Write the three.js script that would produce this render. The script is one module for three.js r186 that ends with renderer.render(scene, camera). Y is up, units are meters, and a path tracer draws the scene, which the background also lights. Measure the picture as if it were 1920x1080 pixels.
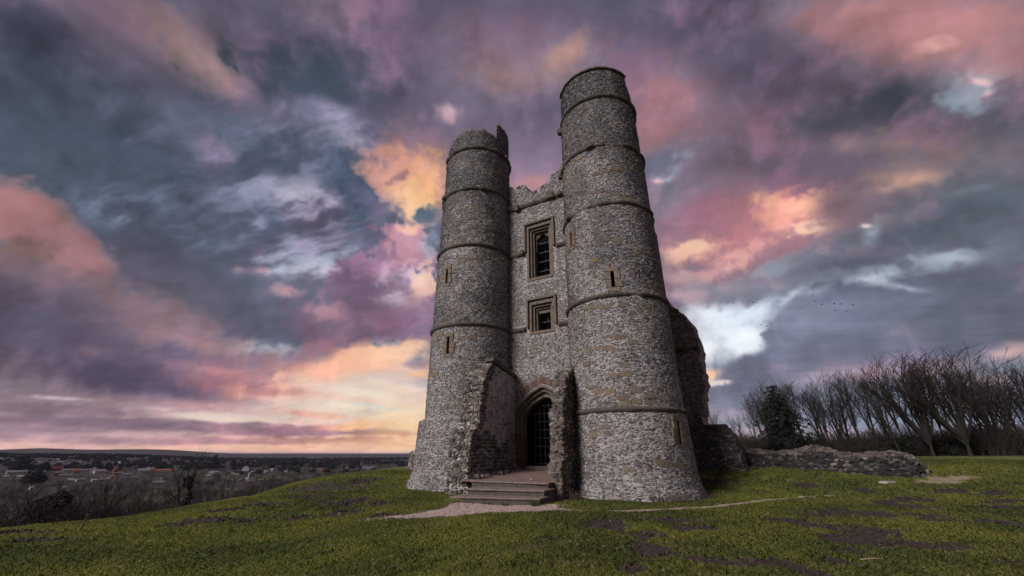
import * as THREE from 'three';
import { mergeGeometries, mergeVertices } from 'three/addons/utils/BufferGeometryUtils.js';
import { RoundedBoxGeometry } from 'three/addons/geometries/RoundedBoxGeometry.js';

// ------------------------------------------------------------------ seeded chance and noise
function chance(seed) {
  let s = seed >>> 0;
  return () => { s = (s + 0x6d2b79f5) | 0; let t = Math.imul(s ^ (s >>> 15), 1 | s); t = (t + Math.imul(t ^ (t >>> 7), 61 | t)) ^ t; return ((t ^ (t >>> 14)) >>> 0) / 4294967296; };
}
const { clamp, lerp } = THREE.MathUtils, DEG = Math.PI / 180;
const ss = (a, b, x) => { const t = clamp((x - a) / (b - a), 0, 1); return t * t * (3 - 2 * t); };
const PERM = new Uint8Array(512);
{
  const r = chance(11), p = [...Array(256).keys()];
  for (let i = 255; i > 0; i--) { const j = Math.floor(r() * (i + 1)); const q = p[i]; p[i] = p[j]; p[j] = q; }
  for (let i = 0; i < 512; i++) PERM[i] = p[i & 255];
}
const grad = (h, x, y, z) => { const u = (h & 8) ? y : x, v = (h & 12) === 0 ? y : (h & 13) === 12 ? x : z; return ((h & 1) ? -u : u) + ((h & 2) ? -v : v); };
function noise3(x, y, z) {                         // gradient noise, about -1 .. 1
  const fx = Math.floor(x), fy = Math.floor(y), fz = Math.floor(z), X = fx & 255, Y = fy & 255, Z = fz & 255;
  x -= fx; y -= fy; z -= fz;
  const u = x * x * x * (x * (x * 6 - 15) + 10), v = y * y * y * (y * (y * 6 - 15) + 10), w = z * z * z * (z * (z * 6 - 15) + 10);
  const A = PERM[X] + Y, AA = PERM[A] + Z, AB = PERM[A + 1] + Z, B = PERM[X + 1] + Y, BA = PERM[B] + Z, BB = PERM[B + 1] + Z;
  const a = grad(PERM[AA], x, y, z), b = grad(PERM[BA], x - 1, y, z), c = grad(PERM[AB], x, y - 1, z), d = grad(PERM[BB], x - 1, y - 1, z);
  const e = grad(PERM[AA + 1], x, y, z - 1), f = grad(PERM[BA + 1], x - 1, y, z - 1), g = grad(PERM[AB + 1], x, y - 1, z - 1), h = grad(PERM[BB + 1], x - 1, y - 1, z - 1);
  const l0 = a + u * (b - a), l1 = c + u * (d - c), l2 = e + u * (f - e), l3 = g + u * (h - g), m0 = l0 + v * (l1 - l0), m1 = l2 + v * (l3 - l2);
  return m0 + w * (m1 - m0);
}
function fbm(x, y, z, oct = 4) { let s = 0, a = 0.5; for (let i = 0; i < oct; i++) { s += a * noise3(x, y, z); x = x * 2.03 + 7.1; y = y * 2.03 + 3.7; z = z * 2.03 + 1.3; a *= 0.5; } return s; }
const lin = (c) => { const k = new THREE.Color(c); return [k.r, k.g, k.b]; };

// ------------------------------------------------------------------ camera
const scene = new THREE.Scene();
const camera = new THREE.PerspectiveCamera(70.79, 16 / 9, 0.1, 40000);
camera.position.set(0, 1.5, 0);
camera.rotation.set(22.19 * DEG, 0, 0);
const renderer = new THREE.WebGLRenderer({ antialias: true });
renderer.toneMapping = THREE.LinearToneMapping;
renderer.toneMappingExposure = 1;
renderer.shadowMap.enabled = true;
renderer.shadowMap.type = THREE.PCFSoftShadowMap;

// ------------------------------------------------------------------ sun: broad soft fill, added behind the viewer's left shoulder to light the castle front
const fillLight = new THREE.DirectionalLight(new THREE.Color(1.0, 0.92, 0.885), 3.4);
fillLight.position.set(-56, 39, 26); fillLight.target.position.set(0, 0, -18);
fillLight.castShadow = true; fillLight.shadow.radius = 45; fillLight.shadow.mapSize.set(2048, 2048);
Object.assign(fillLight.shadow.camera, { left: -60, right: 60, top: 60, bottom: -60, near: 1, far: 220 });
scene.add(fillLight, fillLight.target);
scene.fog = new THREE.FogExp2(new THREE.Color('#8084a0'), 0.000022);

// ------------------------------------------------------------------ sky: dusk clouds. Each row is one patch of cloud or clear air:
// azimuth (degrees to the right of north), elevation, half width, half height, tilt, colour, cover, softness of its edge, how ragged it is
const CLOUDS = [
// broad base areas
  [-52.0, 29.9, 14.8, 13.4, 5, '#434c5a', .95, .9, .3],
  [-34.1, 27.9, 23.2, 14.8, 0, '#4d586a', .95, .9, .3],
  [-59.9, 35.1, 5.6, 4.9, 24, '#45475a', .9, .9, .3],
  [-31.8, 45.9, 16.7, 7.5, 14, '#4c4d5e', .9, .9, .3],
  [-6.6, 54.3, 22.9, 9.2, 5, '#5e5266', .95, .9, .3],
  [-9.6, 43.3, 14.5, 11.0, 7, '#665a6c', .9, .9, .3],
  [3.7, 37.6, 8.7, 6.3, -2, '#75647a', .8, .9, .3],
  [31.8, 45.9, 21.3, 10.7, -33, '#585064', .95, .9, .3],
  [38.6, 33.0, 18.1, 9.6, -39, '#5b4e5e', .95, .9, .3],
  [55.1, 37.6, 12.0, 5.5, -52, '#6c5762', .9, .9, .3],
  [53.4, 24.7, 8.6, 8.4, -22, '#56555f', .95, .9, .3],
  [30.6, 27.5, 11.2, 10.5, -15, '#76606c', .9, .9, .3],
  [51.8, 20.0, 8.7, 6.0, -12, '#59616c', .95, .9, .3],
  [41.1, 12.3, 18.6, 7.4, -4, '#696f81', .98, .8, .3],
  [45.1, 4.3, 15.2, 5.5, -4, '#7f8da0', .95, .8, .3],
  [-22.7, 36.1, 7.7, 13.5, 4, '#52607a', .7, .9, .3],
  [-24.2, 19.0, 19.3, 9.0, 3, '#64667a', .8, .9, .3],
  [-42.9, 15.5, 14.5, 6.7, -2, '#5b5666', .95, .9, .4],
  [-43.1, 9.7, 17.6, 5.9, -1, '#5c5063', .98, .8, .4],
  [-43.9, 3.9, 16.0, 3.5, 1, '#7a6670', .95, .8, .4],
  [-26.6, 3.6, 18.9, 3.7, 2, '#b89a90', .9, .9, .3],
  [-18.5, 7.1, 12.5, 6.0, 2, '#dcc0ac', .9, .9, .3],
// horizon glow
  [-43.0, 0.6, 15.8, 1.1, 1, '#bb8f88', .9, .7, .3],
  [-23.8, 0.7, 15.3, 1.5, 0, '#dba082', .95, .7, .2],
  [-13.2, 1.9, 9.4, 3.9, 0, '#f0bf85', .85, .9, .2],
// top left pink tan clouds
  [-54.8, 40.0, 7.1, 2.9, 20, '#67505f', .85, .8, .6],
  [-50.1, 41.3, 5.5, 3.1, -6, '#80686a', .8, .9, .6],
  [-45.8, 40.2, 4.5, 2.3, -3, '#8c706c', .8, .9, .7],
  [-46.7, 38.6, 2.6, 1.6, 22, '#7a6469', .8, .8, .8],
  [-52.3, 36.6, 4.6, 2.0, -17, '#5a4f5e', .7, .8, .8],
  [-44.7, 44.3, 5.0, 3.3, 0, '#574f60', .7, .9, .7],
  [-32.9, 44.4, 7.2, 2.9, 14, '#3d4a58', .85, .7, .9],
  [-25.9, 46.3, 3.3, 2.5, -22, '#41505f', .7, .8, .9],
  [-34.8, 40.7, 5.8, 2.4, 3, '#465363', .6, .8, .9],
  [-57.4, 32.1, 3.8, 3.3, 3, '#3b4552', .7, .9, .7],
  [-60.1, 34.9, 2.6, 2.2, 32, '#3a3f4d', .6, .9, .6],
// slate blue clear wedge and wisps
  [-27.1, 34.5, 5.4, 4.7, -28, '#41546a', .8, .9, .5],
  [-39.9, 35.0, 7.2, 3.0, -10, '#48576a', .7, .9, .6],
  [-46.8, 28.4, 5.3, 3.3, 0, '#3f4b59', .6, .9, .8],
  [-40.8, 32.1, 4.3, 3.0, 0, '#6a6a80', .5, 1, 1.4],
  [-37.5, 28.9, 6.7, 3.1, 3, '#6e7288', .55, 1, 1.5],
  [-31.4, 30.7, 4.6, 1.6, 4, '#a09cac', .6, 1, 1.6],
  [-35.3, 32.8, 3.7, 2.5, -14, '#6b6d86', .5, 1, 1.5],
  [-28.8, 41.3, 5.1, 1.7, -6, '#80809a', .65, 1, 1.2],
  [-25.7, 39.3, 3.1, 1.3, 2, '#a3a0b0', .75, 1, 1.0],
  [-34.7, 40.4, 3.2, 1.2, 8, '#74758c', .5, 1, 1.2],
  [-51.4, 33.1, 2.6, 1.1, 15, '#5a6072', .5, 1, 1.4],
  [-49.1, 30.9, 2.6, 1.0, 42, '#666c80', .5, 1, 1.5],
  [-48.5, 22.4, 4.2, 1.4, 2, '#6f7e90', .55, 1, 1.3],
  [-53.9, 26.1, 3.7, 2.0, 24, '#4d5a66', .6, 1, 1],
  [-45.4, 27.2, 3.8, 1.4, -1, '#566274', .5, 1, 1.3],
  [-44.7, 22.0, 5.1, 1.2, 5, '#6c7d90', .5, 1, 1.4],
  [-31.0, 26.0, 6.4, 1.7, 1, '#8990a6', .65, 1, 1.5],
  [-28.3, 22.9, 5.5, 1.6, 6, '#a4a8b8', .75, 1, 1.2],
  [-25.9, 28.5, 5.1, 1.5, 4, '#7d8aa0', .55, 1, 1.5],
  [-35.2, 22.4, 6.5, 1.9, 3, '#66748a', .5, 1, 1.3],
  [-21.5, 29.4, 4.0, 2.8, 11, '#5c7088', .6, .9, .8],
// second pass: broaden
  [-32.6, 33.0, 10.6, 7.8, -3, '#7d8298', .6, 1, 1.5],
  [-33.6, 26.1, 11.1, 4.5, 2, '#8088a0', .5, 1, 1.6],
  [-29.2, 30.6, 7.2, 2.7, 3, '#a9a6b6', .6, 1, 1.6],
  [-26.7, 24.9, 8.1, 2.7, 3, '#8f98ac', .6, 1, 1.5],
  [-26.8, 39.9, 4.7, 2.6, -8, '#9290a4', .5, 1, 1.4],
  [-46.9, 33.2, 6.7, 3.3, 11, '#5e6476', .5, 1, 1.5],
  [-47.1, 23.6, 7.2, 3.3, 3, '#66758a', .5, 1, 1.5],
  [-30.2, 22.1, 7.1, 2.0, 6, '#a8aebc', .6, 1, 1.4],
// left pink cloud
  [-53.7, 19.2, 7.0, 2.8, -30, '#84605f', .95, .6, .45],
  [-55.3, 20.0, 2.5, 2.8, -13, '#946568', .85, .6, .35],
  [-50.8, 18.2, 3.3, 1.6, -15, '#8c6468', .85, .7, .5],
  [-54.1, 16.4, 3.6, 2.0, 9, '#6e5552', .85, .7, .5],
  [-52.0, 15.1, 4.2, 1.7, 0, '#65535c', .8, .7, .6],
// dark mauve bank lower left
  [-49.6, 13.2, 6.8, 2.3, -5, '#5a5061', .8, .7, .8],
  [-42.4, 13.8, 5.0, 1.9, -11, '#7a636a', .75, .8, .9],
  [-43.5, 11.3, 5.5, 1.6, -3, '#7c646c', .6, .8, .9],
  [-39.4, 11.4, 4.4, 1.2, -12, '#946e6c', .75, .8, .9],
  [-48.6, 9.8, 5.9, 2.0, 2, '#574c5f', .8, .8, .8],
  [-33.6, 15.5, 8.8, 2.1, -6, '#545a68', .8, .8, .9],
  [-36.2, 19.5, 5.8, 1.6, -3, '#596475', .6, .9, 1],
  [-34.2, 20.9, 1.6, 0.6, 8, '#9a7480', .7, .9, .6],
  [-31.1, 18.9, 2.0, 0.8, -0, '#a87a80', .75, .9, .6],
  [-36.4, 20.4, 0.9, 0.6, 14, '#9a7480', .6, .9, .6],
  [-32.8, 11.8, 4.3, 0.9, 10, '#98a2ac', .75, .9, 1],
  [-30.5, 11.8, 3.4, 0.6, 7, '#a0aab2', .6, .9, 1],
  [-25.0, 15.4, 5.7, 2.7, -9, '#645062', .85, .7, .8],
  [-23.2, 12.9, 5.2, 2.4, -7, '#614c5e', .85, .7, .8],
  [-49.0, 6.8, 6.3, 1.2, 2, '#64535f', .8, .8, .8],
  [-40.6, 7.0, 9.2, 1.9, -2, '#544a60', .9, .7, .8],
  [-46.5, 9.2, 1.5, 0.7, -4, '#7e6068', .5, .9, 1],
  [-37.8, 8.8, 3.9, 0.9, -8, '#8d6a72', .6, .9, 1],
  [-35.2, 8.4, 3.6, 0.8, -6, '#9c6c6c', .6, .8, 1],
  [-32.9, 7.2, 7.5, 1.3, -4, '#7c5864', .9, .7, .8],
  [-30.5, 6.1, 6.0, 0.8, -1, '#a8706e', .8, .8, 1],
  [-35.4, 4.9, 5.9, 0.6, 0, '#a4777a', .6, .8, 1],
  [-34.4, 7.0, 1.5, 0.5, 5, '#b47a72', .6, .9, .8],
  [-27.7, 9.8, 6.5, 1.3, -4, '#a07078', .7, .9, .8],
  [-27.1, 6.3, 3.4, 0.8, 8, '#c08a7e', .7, .9, .8],
  [-25.7, 8.3, 4.2, 1.0, 4, '#c88e7c', .7, .9, .8],
// cumulus
  [-17.9, 19.8, 7.3, 6.4, -15, '#7d6174', .9, .45, .75],
  [-20.8, 19.4, 5.0, 5.4, -3, '#5d4c5f', .9, .5, .65],
  [-22.1, 16.4, 3.9, 3.2, 7, '#5b4a5c', .8, .7, .7],
  [-22.9, 21.7, 3.4, 3.7, 9, '#66546a', .75, .6, .7],
  [-19.1, 25.8, 3.9, 3.1, 34, '#82607a', .85, .5, .7],
  [-16.2, 28.0, 3.0, 2.4, 38, '#a87a86', .9, .5, .7],
  [-15.6, 25.9, 3.3, 1.7, 27, '#aa7684', .75, .7, .7],
  [-15.3, 23.3, 2.6, 1.8, 6, '#b7a6b8', .8, .8, .7],
  [-19.0, 23.4, 1.4, 1.9, -3, '#a9919f', .7, .8, .8],
  [-13.5, 22.4, 2.3, 2.2, 5, '#d6a494', .9, .7, .6],
  [-13.7, 23.1, 1.0, 1.2, 5, '#eac2a8', .8, .9, .4],
  [-16.8, 19.9, 2.4, 1.7, 6, '#b4a0b0', .7, .8, .8],
  [-14.5, 19.3, 2.1, 1.9, 5, '#a4808a', .7, .8, .8],
  [-16.4, 16.3, 5.6, 2.6, -11, '#6b5368', .9, .7, .6],
  [-13.5, 16.5, 2.9, 3.2, 4, '#84708a', .8, .8, .5],
  [-25.3, 17.1, 2.9, 1.4, -3, '#b08490', .7, .8, .7],
  [-23.6, 14.9, 1.6, 2.7, -15, '#6a5466', .7, .7, .7],
  [-32.1, 8.4, 8.2, 1.5, -4, '#a87272', .7, .9, .9],
  [-27.2, 6.9, 7.0, 1.1, 1, '#bb8074', .7, .9, .9],
  [-40.8, 13.0, 7.0, 2.3, -7, '#7d646c', .6, .9, .9],
  [-35.9, 11.4, 5.6, 1.5, -4, '#8e6b6c', .6, .9, .9],
// orange shelf under cumulus
  [-19.7, 11.8, 7.9, 2.0, 13, '#e0a07a', .95, .7, .6],
  [-22.8, 10.2, 6.9, 1.4, 11, '#e29c7c', .9, .7, .7],
  [-16.0, 12.7, 4.8, 1.8, 9, '#dfae8a', .9, .8, .6],
  [-16.1, 10.6, 5.5, 1.0, 3, '#d8a48a', .7, .8, .8],
  [-25.7, 12.3, 3.6, 1.6, 28, '#8c6470', .8, .8, .7],
  [-13.7, 11.3, 1.7, 0.7, 3, '#7d6673', .7, .7, .7],
  [-12.9, 9.9, 1.8, 0.6, 2, '#d99c6a', .8, .8, .6],
  [-27.4, 7.9, 4.0, 0.8, 8, '#cf9480', .8, .8, .8],
// low pale zone & contrail like streaks
  [-19.8, 7.3, 8.6, 1.1, -7, '#f2e2cc', .85, .9, .9],
  [-15.9, 8.2, 6.2, 0.7, -10, '#e6cdb8', .8, .9, .9],
  [-23.4, 5.6, 6.8, 1.2, 0, '#e8d6c2', .9, .9, .9],
  [-16.2, 5.1, 6.0, 1.2, -3, '#f4e4c8', .85, .9, .8],
  [-28.8, 5.8, 4.0, 0.5, -5, '#d8b6a2', .6, .9, .9],
  [-24.4, 4.4, 4.9, 0.4, -4, '#c4907a', .8, .7, 1],
  [-26.8, 4.7, 3.0, 0.4, -8, '#b98778', .7, .8, 1],
  [-18.2, 4.8, 1.4, 0.3, 2, '#8c7a7c', .5, .9, 1.1],
  [-35.2, 3.7, 4.9, 0.5, -1, '#e4d6c4', .85, .9, .8],
  [-32.6, 3.4, 4.6, 0.5, 2, '#e2d4b8', .7, .9, .8],
  [-47.4, 4.7, 2.1, 0.2, 1, '#b8aab0', .7, .9, .9],
  [-39.9, 4.3, 3.5, 0.3, -1, '#b79aa0', .5, .9, .9],
// horizon bands
  [-39.5, 2.8, 14.2, 0.6, 1, '#705c6a', .9, .7, .8],
  [-26.4, 2.6, 10.9, 0.8, 0, '#7e646e', .95, .6, .7],
  [-20.5, 3.1, 3.7, 0.6, 7, '#e0a070', .9, .7, .8],
  [-23.6, 3.0, 2.4, 0.6, 1, '#b7846e', .8, .8, .8],
  [-46.7, 3.7, 6.9, 0.5, 1, '#715d6a', .85, .7, .8],
  [-48.2, 2.0, 6.7, 0.5, 1, '#7a6470', .8, .8, .7],
  [-33.6, 1.3, 16.2, 0.5, 1, '#8a6c72', .9, .7, .7],
  [-18.4, 1.6, 7.0, 0.6, -1, '#a67a66', .85, .7, .7],
  [-16.6, 2.4, 3.9, 0.3, -1, '#8c6f66', .8, .6, .7],
  [-46.7, 1.3, 6.7, 0.4, 1, '#836a74', .8, .8, .6],
  [-43.3, 1.7, 4.5, 0.2, 2, '#a88488', .6, .9, .8],
  [-37.6, 0.4, 5.7, 0.3, 0, '#d3a184', .9, .9, .3],
  [-23.8, 0.5, 8.8, 0.4, 0, '#e6ab84', .8, .9, .3],
  [-48.4, 0.5, 2.8, 0.3, 1, '#c49480', .8, .9, .3],
  [-13.8, 0.9, 4.0, 0.8, 0, '#f3b878', .8, .9, .3],
  [-14.1, 3.9, 4.0, 2.6, 1, '#eec48e', .6, .9, .6],
  [-21.5, 1.1, 11.0, 0.6, -2, '#c98f74', .6, .9, .7],
  [-15.2, 2.2, 4.6, 0.5, -1, '#b97f66', .7, .8, .8],
  [-19.0, 6.2, 4.6, 0.3, -7, '#d9a890', .6, .9, .9],
  [-16.9, 5.5, 4.0, 0.3, -6, '#b9c2c4', .5, .9, .9],
// column of pink over the left tower
  [-17.5, 45.6, 7.2, 7.3, 13, '#63576a', .6, .9, .6],
  [-11.7, 44.7, 1.8, 1.4, 8, '#b08c96', .85, .9, .5],
  [-18.2, 39.0, 5.3, 4.0, 2, '#8a646c', .85, .8, .6],
  [-16.9, 36.4, 5.2, 4.1, 0, '#bc8272', .9, .7, .6],
  [-19.7, 35.0, 2.9, 2.8, -9, '#b88074', .85, .7, .7],
  [-14.2, 35.7, 3.5, 4.9, 8, '#d0945f', .85, .9, .4],
  [-16.5, 33.5, 3.0, 2.4, -22, '#f0b274', .95, .8, .5],
  [-15.9, 32.0, 1.5, 1.7, 9, '#f0b684', .85, .8, .5],
  [-18.9, 35.8, 1.4, 0.7, 40, '#7a5a66', .7, .7, .7],
  [-13.8, 31.7, 1.7, 1.1, 27, '#566a80', .9, .6, .6],
  [-16.4, 29.4, 1.4, 1.0, 8, '#d59c86', .8, .7, .6],
  [-12.3, 29.1, 1.4, 2.2, 6, '#8e9aac', .8, .9, .6],
  [-13.4, 27.5, 1.3, 1.3, 6, '#98a0b2', .7, .9, .6],
  [-20.0, 31.7, 1.3, 2.1, -31, '#8a7888', .6, .9, .6],
// centre top
  [-3.2, 51.6, 9.1, 3.5, -11, '#7b6269', .8, .9, .6],
  [-1.0, 49.4, 7.4, 2.8, -8, '#826664', .7, .9, .6],
  [10.5, 51.2, 5.7, 2.9, 1, '#8e6f6c', .9, .9, .5],
  [11.6, 52.2, 2.5, 1.4, 9, '#a8806e', .7, .9, .5],
  [3.3, 54.4, 8.9, 3.2, -3, '#70586c', .7, .9, .6],
  [-14.7, 51.9, 6.8, 2.8, 3, '#60536a', .7, .9, .6],
  [4.9, 45.6, 4.8, 3.8, -4, '#61586e', .8, .9, .5],
  [3.7, 39.7, 4.3, 2.5, -2, '#74667c', .7, .9, .5],
  [3.6, 36.5, 4.4, 1.7, -2, '#a8787a', .85, .9, .4],
// right of the big tower
  [23.8, 48.6, 5.5, 3.4, -18, '#74566a', .8, .9, .5],
  [26.4, 45.0, 5.3, 2.7, -8, '#8f656c', .85, .9, .5],
  [28.3, 42.6, 4.4, 3.5, -5, '#9f6c70', .85, .8, .6],
  [24.7, 39.7, 3.2, 2.2, -1, '#a2726e', .8, .8, .6],
  [23.9, 41.8, 2.5, 3.7, -16, '#8a6068', .7, .9, .5],
  [28.7, 38.0, 4.1, 2.3, 3, '#6f6674', .8, .8, .8],
  [24.9, 37.0, 3.7, 2.0, 16, '#646f82', .9, .8, .7],
  [26.2, 35.5, 2.8, 0.9, 16, '#8c9cac', .8, .9, .9],
  [28.0, 36.8, 1.4, 0.9, -18, '#9aaabb', .7, .9, .8],
  [23.5, 34.7, 0.8, 0.4, -14, '#d8a89c', .8, .9, .4],
  [25.2, 34.6, 1.2, 0.6, 6, '#a3b6c0', .8, .9, .6],
  [24.3, 32.0, 3.5, 2.8, 19, '#667282', .85, .8, .8],
  [24.6, 29.5, 3.8, 2.4, 9, '#6a6c7c', .8, .8, .8],
  [29.1, 33.3, 3.5, 2.0, 5, '#696272', .7, .8, .8],
  [22.6, 33.4, 1.3, 2.0, -13, '#8a7886', .6, .9, .7],
// purple mass
  [39.9, 46.5, 10.2, 3.9, -40, '#4f4959', .85, .9, .6],
  [37.5, 42.1, 8.5, 3.1, -41, '#4f4758', .8, .9, .7],
  [34.7, 47.3, 5.0, 4.2, -27, '#544d5c', .6, .9, .7],
  [39.3, 37.1, 9.0, 2.7, -46, '#63525f', .7, .9, .7],
  [32.2, 39.6, 5.4, 2.3, -32, '#6d5868', .7, .9, .7],
  [37.7, 32.0, 10.4, 2.3, -33, '#574a59', .8, .9, .7],
  [46.2, 35.9, 6.0, 2.4, -37, '#554957', .8, .9, .7],
  [50.4, 34.3, 5.7, 2.4, -19, '#414752', .95, .8, .7],
  [45.6, 34.4, 5.0, 1.9, -30, '#4a4a57', .8, .9, .7],
  [53.6, 29.6, 5.1, 2.0, -23, '#4b4a55', .8, .9, .7],
  [58.0, 29.0, 2.8, 2.7, -38, '#4e4c58', .8, .9, .7],
// salmon upper right
  [52.0, 41.9, 7.1, 2.5, -52, '#85605f', .9, .8, .6],
  [56.4, 38.3, 7.3, 2.8, -51, '#a36f6a', .95, .8, .6],
  [59.4, 36.6, 4.9, 2.5, -45, '#a4706c', .85, .9, .6],
  [56.3, 36.6, 1.6, 0.8, -35, '#d29c92', .95, .7, .5],
  [54.8, 36.9, 1.3, 0.8, -14, '#b8837c', .8, .8, .6],
  [59.5, 32.7, 2.5, 2.4, -43, '#8d656a', .85, .9, .6],
  [52.1, 39.6, 3.2, 1.2, -58, '#7c5c62', .7, .9, .7],
  [57.2, 34.4, 2.0, 0.9, -41, '#8b6f70', .7, .8, .7],
  [56.7, 31.3, 2.0, 1.7, -60, '#7c8a94', .95, .7, .8],
  [55.8, 31.0, 1.5, 1.1, -49, '#8c9ca6', .8, .8, .9],
  [57.7, 31.8, 0.9, 0.3, -52, '#bf9c98', .9, .8, .5],
  [57.8, 30.6, 0.4, 0.4, -39, '#ba9490', .8, .8, .5],
  [55.8, 33.2, 1.3, 0.9, -68, '#6c7680', .7, .8, .9],
  [58.6, 32.3, 2.1, 0.8, -53, '#8e6c70', .7, .9, .6],
  [29.1, 26.5, 8.4, 6.1, -3, '#865c6a', .85, .9, .8],
  [35.9, 25.4, 6.9, 4.4, 6, '#8f646a', .85, .9, .8],
  [55.2, 39.8, 9.7, 3.8, -51, '#96676a', .8, .9, .7],
  [25.8, 42.7, 5.4, 5.6, -8, '#8a626c', .7, .9, .7],
// pink-orange band
  [29.6, 29.1, 6.5, 3.1, -4, '#84586a', .9, .8, .7],
  [35.3, 27.9, 5.9, 2.8, -1, '#96646a', .9, .8, .7],
  [38.7, 26.9, 3.5, 2.5, -8, '#bd8270', .95, .7, .7],
  [39.9, 27.1, 2.2, 1.1, -15, '#d8a07c', .9, .8, .7],
  [40.3, 24.4, 2.4, 1.1, -7, '#e0ac8c', .95, .7, .6],
  [37.4, 25.3, 1.8, 1.0, -6, '#cf9480', .85, .8, .7],
  [36.9, 29.1, 2.1, 1.1, -20, '#c28a72', .8, .8, .7],
  [33.5, 25.4, 3.9, 1.6, -4, '#a46c70', .9, .8, .8],
  [26.0, 25.0, 3.8, 1.9, -3, '#c98e84', .95, .8, .6],
  [26.7, 25.2, 2.2, 1.0, -7, '#eab492', .95, .8, .5],
  [24.5, 24.6, 2.2, 1.1, -11, '#dca68c', .8, .8, .6],
  [31.0, 23.3, 3.5, 1.5, 4, '#c0837e', .9, .8, .7],
  [34.3, 23.9, 2.8, 1.1, 14, '#bd8680', .8, .8, .8],
  [28.1, 21.5, 4.3, 1.3, 11, '#b58484', .9, .8, .7],
  [30.7, 21.7, 3.0, 1.0, 21, '#c48e86', .8, .8, .7],
  [24.0, 21.8, 2.6, 1.4, -9, '#a8868a', .8, .9, .6],
  [42.5, 24.6, 2.7, 1.8, -2, '#7f6670', .8, .8, .8],
  [43.9, 26.0, 2.7, 1.9, -23, '#755e68', .7, .8, .8],
  [46.3, 31.7, 1.6, 1.0, -40, '#80666a', .8, .9, .6],
  [49.8, 26.4, 3.4, 1.8, -21, '#8b6c64', .9, .8, .7],
  [50.5, 25.8, 1.8, 0.8, -14, '#a88270', .85, .9, .7],
  [50.1, 29.8, 3.2, 1.5, -31, '#74605f', .8, .9, .7],
  [53.0, 27.1, 2.6, 1.9, -44, '#6e5c60', .7, .9, .7],
  [47.8, 25.9, 1.6, 0.7, -12, '#a08078', .7, .9, .6],
  [57.0, 24.8, 1.8, 1.4, -33, '#6a5a66', .7, .9, .6],
  [46.7, 25.2, 2.5, 1.3, -24, '#6c5c66', .7, .8, .8],
// grey blue lower right
  [45.1, 22.9, 0.5, 0.3, -21, '#eed0c0', .9, .9, .3],
  [45.3, 21.9, 0.8, 1.4, -33, '#a4b2bc', .9, .8, .7],
  [46.9, 23.0, 1.2, 0.9, -23, '#7c7078', .6, .8, .8],
  [48.0, 20.9, 2.3, 1.6, -8, '#555c69', .9, .8, .8],
  [53.7, 21.3, 3.5, 1.2, -11, '#4f5a64', .9, .8, .8],
  [55.2, 21.6, 2.1, 1.0, -12, '#5c6973', .7, .8, .8],
  [50.9, 22.0, 2.8, 0.8, -10, '#525a66', .8, .8, .8],
  [53.9, 23.1, 2.2, 0.5, -6, '#6b7882', .7, .9, .9],
  [49.4, 17.6, 3.2, 1.2, -11, '#95a2ae', .9, .8, .9],
  [50.9, 17.5, 1.7, 0.6, -14, '#b2bfc8', .9, .8, .8],
  [45.2, 17.5, 2.9, 1.2, -3, '#99a6b2', .9, .8, .9],
  [43.8, 17.3, 1.9, 0.7, -9, '#c0ccd4', .9, .8, .8],
  [46.4, 15.7, 2.0, 0.5, -30, '#c4d0d8', .85, .8, .8],
  [53.6, 17.1, 1.8, 1.9, -22, '#6f7c86', .8, .8, .8],
  [41.5, 21.2, 3.3, 1.8, 8, '#666c7a', .9, .8, .8],
  [38.3, 20.9, 3.6, 1.4, 15, '#707684', .9, .8, .8],
  [35.3, 20.4, 3.3, 1.0, 15, '#8d97a3', .8, .8, .9],
  [40.8, 18.4, 3.3, 0.8, -3, '#848d9a', .7, .8, .9],
  [38.4, 17.1, 2.0, 0.8, -1, '#a6b2be', .8, .8, .9],
  [51.4, 14.3, 3.6, 1.5, -5, '#58626f', .95, .8, .7],
  [46.7, 14.0, 4.2, 1.6, -6, '#6c7688', .9, .8, .7],
// bright gap
  [29.0, 14.8, 6.9, 4.0, 12, '#d6e7f0', 1, .75, .35],
  [32.5, 15.7, 3.5, 1.8, 24, '#d2e2ec', .9, .85, .4],
  [27.7, 16.4, 4.2, 2.7, -8, '#dfeaf0', .95, .8, .4],
  [26.0, 12.3, 3.6, 2.9, -6, '#eef4f6', .95, .8, .4],
  [30.7, 12.7, 2.9, 1.9, 15, '#ecf5f8', .9, .7, .3],
  [36.2, 16.9, 2.8, 0.6, 33, '#c9d4dc', .8, .8, .8],
  [28.2, 18.7, 4.8, 1.6, -16, '#7d7a88', .95, .7, .6],
  [32.4, 18.2, 3.9, 1.4, 0, '#787c8a', .9, .7, .7],
  [24.9, 19.2, 2.3, 1.2, -9, '#b08c94', .7, .8, .6],
  [30.2, 19.4, 2.9, 0.9, -11, '#8a7e8a', .8, .8, .7],
  [37.8, 19.1, 2.6, 1.1, 21, '#737985', .8, .8, .8],
// big blue grey cloud
  [40.3, 12.8, 6.0, 4.0, -1, '#6e748a', .97, .6, .8],
  [37.3, 13.9, 3.5, 3.5, -35, '#767b8e', .95, .6, .9],
  [34.5, 12.2, 2.0, 1.0, -20, '#6a7182', .9, .5, .6],
  [42.8, 10.3, 9.2, 2.8, -2, '#646a7c', .95, .6, .3],
  [47.3, 11.7, 6.7, 2.4, -1, '#636a78', .9, .8, .4],
  [51.5, 11.7, 2.8, 2.9, -2, '#656b7a', .9, .8, .4],
  [35.4, 9.0, 7.7, 2.2, 8, '#666a7c', .97, .6, .5],
  [29.9, 8.7, 4.9, 2.1, 14, '#696c7e', .97, .5, .7],
  [29.6, 7.1, 5.1, 1.6, 5, '#636879', .95, .7, .3],
  [41.3, 14.9, 4.6, 1.1, 3, '#777d90', .6, .9, .5],
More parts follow.
